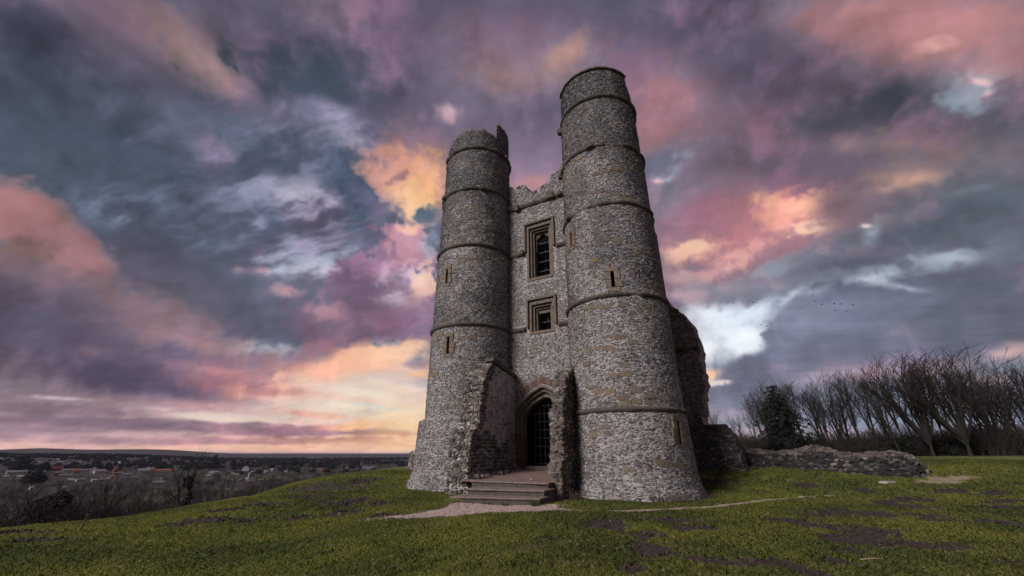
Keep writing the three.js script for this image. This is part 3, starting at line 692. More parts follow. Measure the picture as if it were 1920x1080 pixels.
// gravel apron before the steps
const gravelMap = dataMap(512, 512, (u, v) => { const [d1, d2, id] = cells(u, v, 60, 60), t = (0.75 + 0.5 * id / 255) * (1 + 0.3 * gfbm(u, v, 5, 3)) * ss(0, 0.2, d2 - d1 + 0.1); return [0.58 * t, 0.43 * t, 0.39 * t]; }, true);
gravelMap.repeat.set(0.8, 0.8);
{
  const nx = 150, nd = 64, X0 = -4.4, X1 = 1.7, D0 = 12.2, D1 = 15.4, at = (i, j) => [X0 + (X1 - X0) * i / nx, D0 + (D1 - D0) * j / nd];
  const on = (x, d) => inside(PATH_OUTLINE, x + 0.12 * noise3(x * 4, d * 4, 0.3) + 0.06 * noise3(x * 13, d * 13, 1.3), d + 0.1 * noise3(x * 4, d * 4, 5.3));
  struct('gravel_path', sheet(nx, nd, (i, j) => { const [x, d] = at(i, j); return [x, relief(x, d) + 0.008 + 0.006 * noise3(x * 7, d * 7, 2), -d]; }, (i, j) => at(i, j), false, (i, j) => { const [x, d] = at(i + 0.5, j + 0.5); return !on(x, d); }), std({ map: gravelMap, bumpMap: lawnBump, bumpScale: 0.02 }));
}

// ------------------------------------------------------------------ the gatehouse. Its own axes: x along the front from the left tower, z out of the front
const castle = thing('castle_gatehouse', 'ruined flint castle gatehouse with two tall round towers above stone steps', 'castle', [-2.23, 0, -21.96], -30.5 * DEG);
const castleGround = (x, z) => H(-2.23 + 0.8616 * x - 0.5075 * z, 21.96 - 0.5075 * x - 0.8616 * z);
const STRINGS = [7.6, 12.1, 15.5, 18.75];
function uneven(x, y, z) { return 0.035 * fbm(x * 0.9, y * 0.9, z * 0.9, 3) + 0.018 * noise3(x * 4, y * 5, z * 4); }

function weatherAndShade(g, f) {                            // ragged grey-black lichen patches, and upper-stage shade painted into the lime
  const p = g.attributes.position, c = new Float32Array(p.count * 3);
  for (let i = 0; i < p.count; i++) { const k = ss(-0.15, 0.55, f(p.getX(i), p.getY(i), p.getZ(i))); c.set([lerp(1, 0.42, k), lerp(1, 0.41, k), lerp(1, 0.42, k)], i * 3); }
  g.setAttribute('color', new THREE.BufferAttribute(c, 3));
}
const mortarShaded = mortar.clone(); mortarShaded.vertexColors = true;
function roundTower(name, label, cx, profile, top, slits, seed, gloomAt, bare) {
  const r = chance(seed), phis = [], ys = [];
  for (let i = 0; i < 168; i++) phis.push(-Math.PI + (2 * Math.PI * i) / 168);
  const TOP = top.strings.at(-1), levels = top.strings.slice(-4);
  for (let y = -0.5; y < TOP; y += 0.125) ys.push(y);
  ys.push(TOP);
  for (const s of slits) { const R = profile(s.y), a = s.phi * DEG, w = s.w / 2 / R; phis.push(a - w, a + w); ys.push(s.y - s.h / 2, s.y + s.h / 2); }
  const tidy = (list, keep) => { list.sort((a, b) => a - b); return list.filter((v, i) => keep.some((k) => Math.abs(k - v) < 1e-6) || !keep.some((k) => Math.abs(k - v) < 0.02)); };
  const P = tidy(phis, slits.flatMap((s) => { const R = profile(s.y), w = s.w / 2 / R; return [s.phi * DEG - w, s.phi * DEG + w]; })), Y = tidy(ys, slits.flatMap((s) => [s.y - s.h / 2, s.y + s.h / 2]));
  P.push(P[0] + 2 * Math.PI);
  const surf = (phi, y, out = 0) => { const R = profile(y), x = Math.sin(phi), z = Math.cos(phi), k = R + uneven(x * R + seed, y, z * R) + out; return [cx + x * k, y, z * k]; };
  const hole = (phi, y, pad = 0) => slits.find((s) => { const R = profile(s.y); return Math.abs(phi - s.phi * DEG) * R < s.w / 2 + pad && Math.abs(y - s.y) < s.h / 2 + pad; });
  const body = sheet(P.length - 1, Y.length - 1, (i, j) => surf(P[i], Y[j]), (i, j) => [(P[i] * 2.1) / 3, Y[j] / 3], false, (i, j) => hole((P[i] + P[i + 1]) / 2, (Y[j] + Y[j + 1]) / 2));
  weatherAndShade(body, (x, y, z) => 1.5 * fbm((x - cx) * 0.55 + seed, y * 0.45, z * 0.55, 4) + 0.35 * noise3(x * 3, y * 3, z * 3) + [-0.3, -0.25, 0.1, 0.3, 0.5, 0.7][levelOf(y + 0.8 * noise3(x, y, z))]);  // last term darkens the upper stages: shade put into the lime colour
  const tower = part(name, body, mortarShaded, castle, label);
  // slits: a splayed recess behind each hole, and dressed stones round it
  for (const s of slits) {
    const R = profile(s.y), w = s.w / 2 / R, a = s.phi * DEG, y0 = s.y - s.h / 2, y1 = s.y + s.h / 2, deep = s.deep ?? 0.5, c = [[a - w, y0], [a + w, y0], [a + w, y1], [a - w, y1]].map(([f, y]) => ({ o: surf(f, y), i: [cx + Math.sin(a) * (R - deep) + Math.cos(a) * (f - a) * R, y, Math.cos(a) * (R - deep) - Math.sin(a) * (f - a) * R] }));
    const T = [], q = (A, B, C, D) => T.push(...A, ...B, ...C, ...A, ...C, ...D);
    for (let k = 0; k < 4; k++) { const n = (k + 1) % 4; q(c[k].o, c[n].o, c[n].i, c[k].i); }
    q(c[0].i, c[1].i, c[2].i, c[3].i);
    const g = new THREE.BufferGeometry(); g.setAttribute('position', new THREE.Float32BufferAttribute(T, 3)); g.setAttribute('uv', new THREE.Float32BufferAttribute(T.flatMap((v, i) => (i % 3 === 2 ? [] : [v])), 2)); g.computeVertexNormals();
    part(s.blind ? 'niche' : 'arrow_slit', g, s.blind ? ochre[0] : darkStone, tower);
    const n = new THREE.Vector3(Math.sin(a), 0, Math.cos(a)), t = new THREE.Vector3(Math.cos(a), 0, -Math.sin(a)), rows = Math.max(2, Math.round(s.h / 0.3)), bw = s.jamb ?? 0.26;
    const put = (u, y, bw_, bh) => { const o = part('jamb_stone', BLOCKS[Math.floor(r() * 4)], ochre[Math.floor(r() * 4)], tower); o.position.set(cx + n.x * (R - 0.06) + t.x * u, y, n.z * (R - 0.06) + t.z * u); o.quaternion.copy(frameOf(n, 0)); o.scale.set(bw_ / 2, bh / 2, 0.1); };
    for (let k = 0; k < rows; k++) for (const e of [-1, 1]) { const b = bw * (0.75 + 0.5 * r()); put(e * (s.w / 2 + b / 2 + 0.004), y0 + (k + 0.5) * s.h / rows, b, s.h / rows - 0.012); }
    put(0, y1 + 0.11, s.w + bw * 1.5, 0.2); put(0, y0 - 0.1, s.w + bw * 1.3, 0.18);
  }
  // string courses, weathered hood mouldings with chips and gaps
  for (const y of top.strings) {
    const S = [[-0.05, -0.12], [0.05, -0.1], [0.115, -0.02], [0.12, 0.04], [0.07, 0.075], [-0.05, 0.11]], N = 220;
    part('string_course', sheet(N, 5, (i, j) => {
      const a = -Math.PI + (2 * Math.PI * (i % N)) / N, R = profile(y) + 0.02, e = clamp(1.02 + 0.9 * noise3(Math.sin(a) * 4 + seed, y, Math.cos(a) * 4) - 0.9 * ss(0.3, 0.5, noise3(Math.sin(a) * 2 + seed * 3, y * 3, Math.cos(a) * 2)), 0.12, 1.06), o = S[j][0] * e, dy = S[j][1] * (0.55 + 0.45 * e) + 0.02 * noise3(a * 5, y, 3);
      return [cx + Math.sin(a) * (R + o), y + dy, Math.cos(a) * (R + o)];
    }, (i, j) => [(i / N) * 12, j * 0.1]), darkStone, tower);
  }
  for (const [phi, y, w, h] of top.bosses) { const a = phi * DEG, R = profile(y) + 0.1, o = part('carved_boss', RUBBLE[Math.floor(r() * 5)], darkStone, tower); o.position.set(cx + Math.sin(a) * R, y, Math.cos(a) * R); o.quaternion.copy(frameOf(new THREE.Vector3(Math.sin(a), 0, Math.cos(a)), 0.2)); o.scale.set(w, h, 0.14); }
  // broken parapet: a ring wall with its top at the height that is left, and the roof behind it
  {
    const N = 168, M = 10, Ri = top.R - 0.4, at = (i, j) => {
      const a = -Math.PI + (2 * Math.PI * (i % N)) / N, h = top.height(a / DEG) + (top.rough ?? 0.06) * noise3(Math.sin(a) * 5 + seed, 2, Math.cos(a) * 5) * 2, k = uneven(Math.sin(a) * 2 + 5, h, Math.cos(a) * 2);
      const prof = j <= 5 ? [top.R + k, lerp(TOP - 0.05, h, j / 5)] : [lerp(top.R + k, Ri, Math.min(1, (j - 5) / 2)), j <= 7 ? h - 0.02 * (j - 5) : lerp(h - 0.04, TOP - 0.2, (j - 7) / 3)];
      return [cx + Math.sin(a) * prof[0], prof[1], Math.cos(a) * prof[0]];
    };
    const crown = sheet(N, M, at, (i, j) => [(i / N) * 4.4, j * 0.14]); weatherAndShade(crown, (x, y, z) => 0.55 + 0.6 * noise3(x * 2, y * 2, z * 2)); part('parapet', crown, mortarShaded, tower);  // whole parapet toned down: painted shade together with lichen patches
    const roof = new THREE.CylinderGeometry(Ri + 0.1, Ri + 0.1, 0.2, 48); roof.translate(cx, TOP - 0.2, 0); part('tower_roof', roof, darkStone, tower);
    if (top.cap) {                                 // flat coping stones along the finished top
      const N2 = 120, C = [[-0.1, 0], [0.09, 0], [0.09, 0.13], [-0.44, 0.13], [-0.44, 0]];
      part('coping', sheet(N2, 4, (i, j) => { const a = lerp(top.cap[0], top.cap[1], i / N2) * DEG, e = 0.02 * noise3(a * 6, 3, seed); return [cx + Math.sin(a) * (top.R + C[j][0] + e), top.height(0) - 0.06 + C[j][1] + e, Math.cos(a) * (top.R + C[j][0] + e)]; }, (i, j) => [i / 14, j * 0.2]), darkStone, tower);
    }
  }
  // dressed blocks scattered and banded through the flintwork
  const blocked = [];
  const lay = (phi, y, w, h) => {
    if (hole(phi, y, 0.4)) return; const R = profile(y), n = new THREE.Vector3(Math.sin(phi), 0, Math.cos(phi)), s = surf(phi, y, -0.082), o = part('sandstone_block', BLOCKS[Math.floor(r() * 4)], ochre[Math.floor(r() * 4)], tower);
    o.position.set(...s); o.quaternion.copy(frameOf(n, (r() - 0.5) * 0.06)); o.scale.set(w / 2, h / 2, 0.1); blocked.push([phi, y, w / 2 / R, h / 2]);
  };
  for (const [phi, y, n] of top.clusters) for (let k = 0; k < n; k++) lay(phi * DEG + (k - (n - 1) / 2) * 0.21 + (r() - 0.5) * 0.03, y + (r() - 0.5) * 0.12 + 0.2 * (r() < 0.3 ? 1 : 0), 0.3 + 0.18 * r(), 0.13 + 0.09 * r());
  for (let k = 0; k < 110; k++) { const band = r() < 0.45, y = band ? levels[Math.floor(r() * 4)] - 0.25 - 0.9 * r() * r() : 0.6 + (TOP - 0.9) * r(); lay(((r() - 0.5) * 240 + 20) * DEG, y, 0.16 + 0.28 * r() * r(), 0.09 + 0.1 * r()); }
  // the flints
  const list = [];
  for (let y = -0.1, row = 0; y < top.flintTop; row++) {
    const gap = 0.05 + 0.018 * r(), nominal = profile(Math.min(y, TOP - 0.1));
    for (let a = -Math.PI + r() * 0.1; a < Math.PI;) {
      const w = 0.028 + 0.055 * r() * (0.4 + r()), phi = a + w / nominal; a += (2 * w * 0.92 + 0.03 * r() * r()) / nominal;
      const yy = y + (r() - 0.5) * 0.035, up = yy > TOP, hmax = up ? top.height(((phi / DEG + 540) % 360) - 180) - 0.12 : 99;
      if (yy > hmax || hole(phi, yy, 0.14) || blocked.some((b) => Math.abs(phi - b[0]) < b[2] && Math.abs(yy - b[1]) < b[3])) continue;
      const px = Math.sin(phi) * 2, pz = Math.cos(phi) * 2, patch = fbm(px * 0.55 + seed, yy * 0.45, pz * 0.55, 3), g = gloomAt(yy, patch) + 1.5 * patch;
      if (r() < bare + 1.5 * Math.max(0, fbm(px * 0.8 + 40, yy * 0.7, pz * 0.8, 3) - 0.03)) continue;    // patches of lime mortar
      const s = up ? [cx + Math.sin(phi) * (top.R + 0.005), yy, Math.cos(phi) * (top.R + 0.005)] : surf(phi, yy, 0.002);
      list.push({ p: new THREE.Vector3(...s), q: frameOf(new THREE.Vector3(Math.sin(phi), 0, Math.cos(phi)), (r() - 0.5) * 0.45), w, h: w * (0.22 + 0.26 * r()) + 0.008, d: 0.014 + 0.016 * r(), c: flintColour(r, clamp(g, -0.5, 1)) });
    }
    y += gap;
  }
  setFlints(list, tower, 'flint_facing');
  return tower;
}
const levelOf = (y) => (y < 3 ? 0 : y < 7.6 ? 1 : y < 12.1 ? 2 : y < 15.6 ? 3 : y < 18.8 ? 4 : 5);
const stepped = (list) => (y) => { let i = 0; while (i + 1 < list.length && list[i + 1][0] <= y) i++; if (i + 1 >= list.length) return list[i][1]; const [a, ra] = list[i], [b, rb] = list[i + 1]; return lerp(ra, rb, clamp((y - a) / (b - a), 0, 1)); };

roundTower('round_tower', 'left tower, set farther back and shorter, with a broken jagged top', 0,
  stepped([[-0.6, 3.0], [0, 2.92], [0.4, 2.74], [0.75, 2.6], [2.95, 2.5], [3.1, 2.22], [7.5, 2.19], [7.65, 2.16], [12, 2.14], [12.1, 2.11], [15.9, 2.09], [16.0, 2.06], [19.1, 2.04]]),
  { R: 1.98, strings: [7.6, 12.2, 15.95, 19.0], flintTop: 21.4, rough: 0.12,
    height: (a) => { const u = ((a - 36 + 540) % 360) - 180; return u > 33 && u < 104 ? 21.4 - 0.1 * ss(33, 100, u) - 0.6 * ss(92, 104, u) : u > -100 && u <= 33 ? 19.95 + 0.5 * ss(-90, -30, u) + 0.12 * ss(-30, -12, u) - 0.3 * ss(4, 30, u) : 19.6; },
    bosses: [[88, 19.0, 0.1, 0.13], [-30, 15.95, 0.14, 0.12], [42, 15.95, 0.1, 0.12]], clusters: [[20, 13.9, 3], [40, 14.4, 2], [5, 12.6, 3], [50, 12.9, 2], [28, 11.3, 3], [10, 10.9, 2], [-12, 10.4, 2], [60, 17.2, 2], [-10, 7.0, 3], [-2, 6.1, 2], [30, 6.9, 2], [15, 3.5, 3], [-20, 5.2, 2]] },
  [{ phi: -7, y: 10.45, w: 0.15, h: 0.85 }, { phi: 4, y: 6.54, w: 0.16, h: 0.85 }], 101, (y, p) => [-0.2, -0.14, 0.12, 0.34, 0.62, 0.8][levelOf(y + 1.6 * p)], 0.14);  // flints get darker stage by stage, shade painted in towards the top
roundTower('round_tower', 'right tower, nearest and tallest, with a flat finished top', 8.2,
  stepped([[-0.6, 2.72], [0, 2.6], [0.35, 2.48], [0.75, 2.4], [2.9, 2.31], [3.1, 2.25], [7.5, 2.22], [7.65, 2.19], [12, 2.16], [12.1, 2.13], [15.45, 2.1], [15.6, 2.06], [18.8, 2.02]]),
  { R: 1.96, strings: [3.02, ...STRINGS], flintTop: 20.9, height: (a) => { const u = ((a - 15 + 540) % 360) - 180; return Math.abs(u) < 62 ? 20.8 : u > 0 ? 20.2 - 0.4 * ss(62, 90, u) : 20.7; }, cap: [-60, 76],
    bosses: [[2, 15.56, 0.2, 0.16], [-62, 18.3, 0.12, 0.2], [-38, 12.1, 0.12, 0.12], [-70, 15.5, 0.12, 0.2]],
    clusters: [[8, 15.82, 1], [-28, 14.2, 3], [-34, 13.5, 3], [14, 13.9, 2], [38, 13.8, 2], [12, 12.6, 4], [-20, 15.0, 2], [46, 12.3, 2], [-45, 10.4, 2], [20, 10.1, 2], [-8, 9.1, 2], [55, 9.6, 2], [-25, 7.0, 3], [10, 7.2, 3], [-10, 5.4, 3], [-34, 4.9, 3], [16, 5.6, 3], [-28, 3.7, 4], [12, 4.3, 2], [20, 3.5, 4], [26, 3.25, 3], [-12, 2.2, 2], [40, 1.15, 1], [52, 1.1, 2], [12, 1.0, 1], [-42, 1.0, 1], [58, 3.4, 2]] },
  [{ phi: 15, y: 8.3, w: 0.15, h: 0.72, jamb: 0.28 }, { phi: -37, y: 10.9, w: 0.17, h: 0.75 }, { phi: 65, y: 2.2, w: 0.2, h: 0.8, deep: 0.16, blind: true }], 202, (y, p) => [-0.2, -0.14, 0.12, 0.34, 0.62, 0.8][levelOf(y + 1.6 * p)], 0.12);  // same rise of dark flints with height, shade put into their colour

// ------------------------------------------------------------------ the wall between the towers, with its windows and doorway
const WZ = -0.44;
const arch = (hw, rise, spring, base, n = 28) => { const p = [[-hw, base], [-hw, spring]]; for (let i = 1; i < n; i++) { const u = -1 + (2 * i) / n, k = Math.abs(u); p.push([u * hw, spring + rise * (0.62 * Math.sqrt(1 - k * k) + 0.38 * (1 - k))]); } p.push([hw, spring], [hw, base]); return p; };
const AX = 4.05;
{
  const s = new THREE.Shape(), x0 = 1.95, x1 = 6.3, r = chance(77);
  s.moveTo(x0, -0.4); s.lineTo(x1, -0.4); s.lineTo(x1, 17.3);
  const tops = [[6.3, 17.5], [5.62, 17.3], [5.5, 17.05], [5.25, 17.0], [5.05, 16.75], [4.95, 16.35], [4.6, 16.3], [4.3, 16.15], [3.95, 16.0], [3.7, 15.98], [3.5, 16.2], [3.3, 16.62], [3.1, 16.85], [2.8, 16.8], [2.6, 16.7], [2.4, 16.75], [2.2, 17.0], [1.95, 17.2]];
  for (let i = 0; i + 1 < tops.length; i++) for (let k = 0; k < 5; k++) s.lineTo(lerp(tops[i][0], tops[i + 1][0], k / 5) + (r() - 0.5) * 0.08, lerp(tops[i][1], tops[i + 1][1], k / 5) + (r() - 0.5) * 0.18);
  s.lineTo(1.95, 17.2); s.lineTo(x0, -0.4);
  const hole = (pts) => { const h = new THREE.Path(); pts.forEach(([x, y], i) => (i ? h.lineTo(x, y) : h.moveTo(x, y))); h.closePath(); s.holes.push(h); };
  hole(arch(1.62, 1.6, 3.05, 0.3).map(([x, y]) => [x + AX, y]));
  hole([[3.32, 10.3], [4.94, 10.3], [4.94, 13.72], [3.32, 13.72]]); hole([[3.42, 7.25], [4.88, 7.25], [4.88, 9.0], [3.42, 9.0]]);
  const g = new THREE.ExtrudeGeometry(s, { depth: 1.1, bevelEnabled: false, curveSegments: 8 }); g.translate(0, 0, WZ - 1.1);
  const u = g.attributes.uv; for (let i = 0; i < u.count; i++) u.setXY(i, u.getX(i) / 3, u.getY(i) / 3);
  const wall = part('front_wall', g, mortar, castle, 'recessed wall between the two towers');
  const keep = (x, y, pad) => { const k = Math.abs(x - AX); if (y > 10.1 - pad && y < 13.95 + pad && x > 3.1 - pad && x < 5.1 + pad) return false; if (y > 7.1 - pad && y < 9.2 + pad && x > 3.2 - pad && x < 5.05 + pad) return false; if (k < 1.66 + pad && y < 3.05 + 1.64 * (0.62 * Math.sqrt(Math.max(0, 1 - (k / 1.68) ** 2)) + 0.38 * (1 - k / 1.68)) + pad) return false; return true; };
  const topAt = (x) => { for (let i = 0; i + 1 < tops.length; i++) if (x <= tops[i][0] && x >= tops[i + 1][0]) return lerp(tops[i][1], tops[i + 1][1], (tops[i][0] - x) / (tops[i][0] - tops[i + 1][0])); return 16; };
  const list = [], blocked = [];
  for (let k = 0; k < 60; k++) { const x = 2.2 + 3.8 * r(), y = 4.8 + 11 * r(), w = 0.18 + 0.3 * r() * r(), h = 0.1 + 0.1 * r(); if (!keep(x, y, 0.3)) continue; const o = part('sandstone_block', BLOCKS[Math.floor(r() * 4)], ochre[Math.floor(r() * 4)], wall); o.position.set(x, y, WZ - 0.085); o.scale.set(w / 2, h / 2, 0.1); blocked.push([x, y, w / 2, h / 2]); }
  for (let y = 0.3; y < 17.4; y += 0.05 + 0.018 * r()) for (let x = 2.0; x < 6.25;) {
    const w = 0.028 + 0.055 * r() * (0.4 + r()), px = x + w; x += 2 * w * 0.92 + 0.03 * r() * r(); const yy = y + (r() - 0.5) * 0.035;
    if (!keep(px, yy, 0.03) || yy > topAt(px) - 0.06 || blocked.some((b) => Math.abs(px - b[0]) < b[2] && Math.abs(yy - b[1]) < b[3])) continue;
    if (r() < 0.14 + 1.5 * Math.max(0, fbm(px * 0.8, yy * 0.8, 9, 3) - 0.03)) continue;
    list.push({ p: new THREE.Vector3(px, yy, WZ + 0.004), q: frameOf(new THREE.Vector3(0, 0, 1), (r() - 0.5) * 0.45), w, h: w * (0.22 + 0.26 * r()) + 0.008, d: 0.014 + 0.016 * r(), c: flintColour(r, 0.05 + 1.2 * fbm(px * 0.6 + 4, yy * 0.5, 2, 3) + (yy > 15.3 ? 0.4 : 0)) });
  }
  setFlints(list, wall, 'flint_facing');
  // loose stones along the broken top
  for (let k = 0; k < 70; k++) { const x = 2.2 + 3.9 * r(), o = part('rubble_stone', RUBBLE[k % 5], rubbleMats[[0, 1, 3, 0, 1][k % 5]], wall), w = 0.06 + 0.09 * r(); o.position.set(x, topAt(x) - 0.03, WZ - 0.06 - 0.4 * r()); o.rotation.set(r() - 0.5, r() * 3, r() - 0.5); o.scale.set(w, w * 0.7, w * 0.8); }
  // mouldings across the wall, with knocked-off lengths
  const string = (xa, xb, y, big = 1) => { const N = Math.round((xb - xa) * 30), S = [[-0.05, -0.16], [0.07, -0.13], [0.15, -0.02], [0.155, 0.05], [0.08, 0.1], [-0.05, 0.14]]; part('string_course', sheet(N, 5, (i, j) => { const x = lerp(xa, xb, i / N), e = i === 0 || i === N ? 0.05 : clamp(1 + 0.8 * noise3(x * 2.2, y, 6), 0.2, 1.1); return [x, y + S[j][1] * big * (0.6 + 0.4 * e), WZ + S[j][0] * big * e]; }, (i, j) => [i / 30, j * 0.1]), darkStone, wall); };
  string(2.0, 3.12, 12.06); string(5.12, 6.2, 12.06); string(2.0, 3.22, 7.58); string(5.06, 6.2, 7.58); string(2.0, 6.2, 15.25, 1.15);
  for (const [x, y, w, h] of [[2.75, 15.2, 0.16, 0.2], [5.0, 15.32, 0.22, 0.2], [5.55, 15.25, 0.12, 0.12], [3.1, 12.1, 0.1, 0.13]]) { const o = part('carved_boss', RUBBLE[1], darkStone, wall); o.position.set(x, y, WZ + 0.12); o.scale.set(w, h, 0.14); }
  const cable = new THREE.TubeGeometry(new THREE.LineCurve3(new THREE.Vector3(3.55, 16.25, -0.7), new THREE.Vector3(4.98, 16.72, -0.7)), 2, 0.012, 5); part('cable', cable, iron, wall);
}
function rectRing(x0, x1, y0, y1, t, z0, z1, tb = t) {   // a square frame: outer edge x0..x1, y0..y1, sides t wide
  return mergeGeometries([box(t, y1 - y0, z1 - z0, x0 + t / 2, (y0 + y1) / 2, (z0 + z1) / 2), box(t, y1 - y0, z1 - z0, x1 - t / 2, (y0 + y1) / 2, (z0 + z1) / 2), box(x1 - x0 - 2 * t - 0.002, t, z1 - z0, (x0 + x1) / 2, y1 - t / 2, (z0 + z1) / 2), ...(tb ? [box(x1 - x0 - 2 * t - 0.002, tb, z1 - z0 + 0.04, (x0 + x1) / 2, y0 + tb / 2, (z0 + z1) / 2)] : [])]);
}
function castleWindow(label, [x0, x1, y0, y1], drop, tracery, bars) {
  const w = new THREE.Group(); w.name = numbered('window'); w.userData.label = label; castle.add(w);
  const hx0 = x0 - 0.15, hx1 = x1 + 0.15, hy = y1 + 0.2;
  part('hood_mould', mergeGeometries([box(hx1 - hx0, 0.13, 0.26, (hx0 + hx1) / 2, hy - 0.03, WZ + 0.03), box(0.12, hy - 0.1 - drop, 0.24, hx0 + 0.06, (hy - 0.1 + drop) / 2, WZ + 0.02), box(0.12, hy - 0.1 - drop, 0.24, hx1 - 0.06, (hy - 0.1 + drop) / 2, WZ + 0.02)]), trimStone, w);
  part('frame', rectRing(x0, x1, y0, y1, 0.13, WZ - 0.3, WZ + 0.02, 0), trimStone, w);
  part('frame', rectRing(x0 + 0.132, x1 - 0.132, y0, y1 - 0.132, 0.12, WZ - 0.45, WZ - 0.12, 0), trimStone, w);
  part('frame', rectRing(x0 + 0.254, x1 - 0.254, y0, y1 - 0.254, 0.1, WZ - 0.62, WZ - 0.26, 0), trimStone, w);
  part('sill', box(x1 - x0 - 0.02, 0.16, 0.6, (x0 + x1) / 2, y0 + 0.06, WZ - 0.26), trimStone, w);
  const ax0 = x0 + 0.355, ax1 = x1 - 0.355, ay1 = y1 - 0.355, zc = WZ - 0.62, mid = (ax0 + ax1) / 2, hw = (ax1 - ax0) / 2;
  if (tracery) {
    // the cusped head of the light: a plate cut by a trefoil arch, with pierced corners
    const s = new THREE.Shape([[ax0, ay1 - 1.15], [ax1, ay1 - 1.15], [ax1, ay1], [ax0, ay1]].map((p) => new THREE.Vector2(...p))), c = [];
    const cusp = [[-hw + 0.05, -1.15], [-hw + 0.05, -0.7], [-hw + 0.1, -0.55], [-hw + 0.02, -0.46], [-hw + 0.08, -0.3], [-hw + 0.2, -0.22], [-hw + 0.24, -0.24], [-0.16, -0.12], [0, -0.02]];
    for (const [x, y] of cusp) c.push([mid + x, ay1 + y]); for (const [x, y] of cusp.slice(0, -1).reverse()) c.push([mid - x, ay1 + y]);
    const out = new THREE.Shape(); // left and right spandrels apart, so that the arch stays open at its foot
    const half = (sg) => { const q = new THREE.Shape(); q.moveTo(mid + sg * hw, ay1 - 1.15); cusp.forEach(([x, y]) => q.lineTo(mid - sg * x, ay1 + y)); q.lineTo(mid, ay1); q.lineTo(mid + sg * hw, ay1); q.closePath(); const h = new THREE.Path(); [[hw - 0.07, -0.34], [hw - 0.05, -0.08], [hw - 0.22, -0.07]].forEach(([x, y], i) => (i ? h.lineTo(mid + sg * x, ay1 + y) : h.moveTo(mid + sg * x, ay1 + y))); h.closePath(); q.holes.push(h); return new THREE.ExtrudeGeometry(q, { depth: 0.14, bevelEnabled: true, bevelSize: 0.012, bevelThickness: 0.012, bevelSegments: 1 }).translate(0, 0, zc + 0.02); };
    part('tracery', half(-1), trimStone, w); part('tracery', half(1), trimStone, w);
  } else part('lintel', box(ax1 - ax0 - 0.01, 0.2, 0.3, mid, ay1 - 0.1, zc + 0.1), trimStone, w);
  const py0 = y0 + 0.14, n = bars + 1;
  for (let k = 0; k < n; k++) { const a = lerp(py0, ay1, k / n), b = lerp(py0, ay1, (k + 1) / n); part('pane', new THREE.PlaneGeometry(ax1 - ax0, b - a - 0.03).rotateX((6 + 1.5 * Math.sin(k * 5 + x0)) * DEG).rotateY((8 + 1.5 * Math.sin(k * 3)) * DEG).translate(mid, (a + b) / 2, zc - 0.06), paneGlass, w); if (k) part('bar', box(ax1 - ax0, 0.07, 0.06, mid, a, zc - 0.02), iron, w); }
  part('bar', box(0.05, ay1 - py0, 0.05, mid + 0.02, (ay1 + py0) / 2, zc - 0.1), iron, w);
}
castleWindow('tall upper window with a cusped stone head', [3.32, 4.94, 10.3, 13.72], 12.1, true, 4);
castleWindow('smaller square window above the doorway', [3.42, 4.88, 7.25, 9.0], 7.62, false, 1);
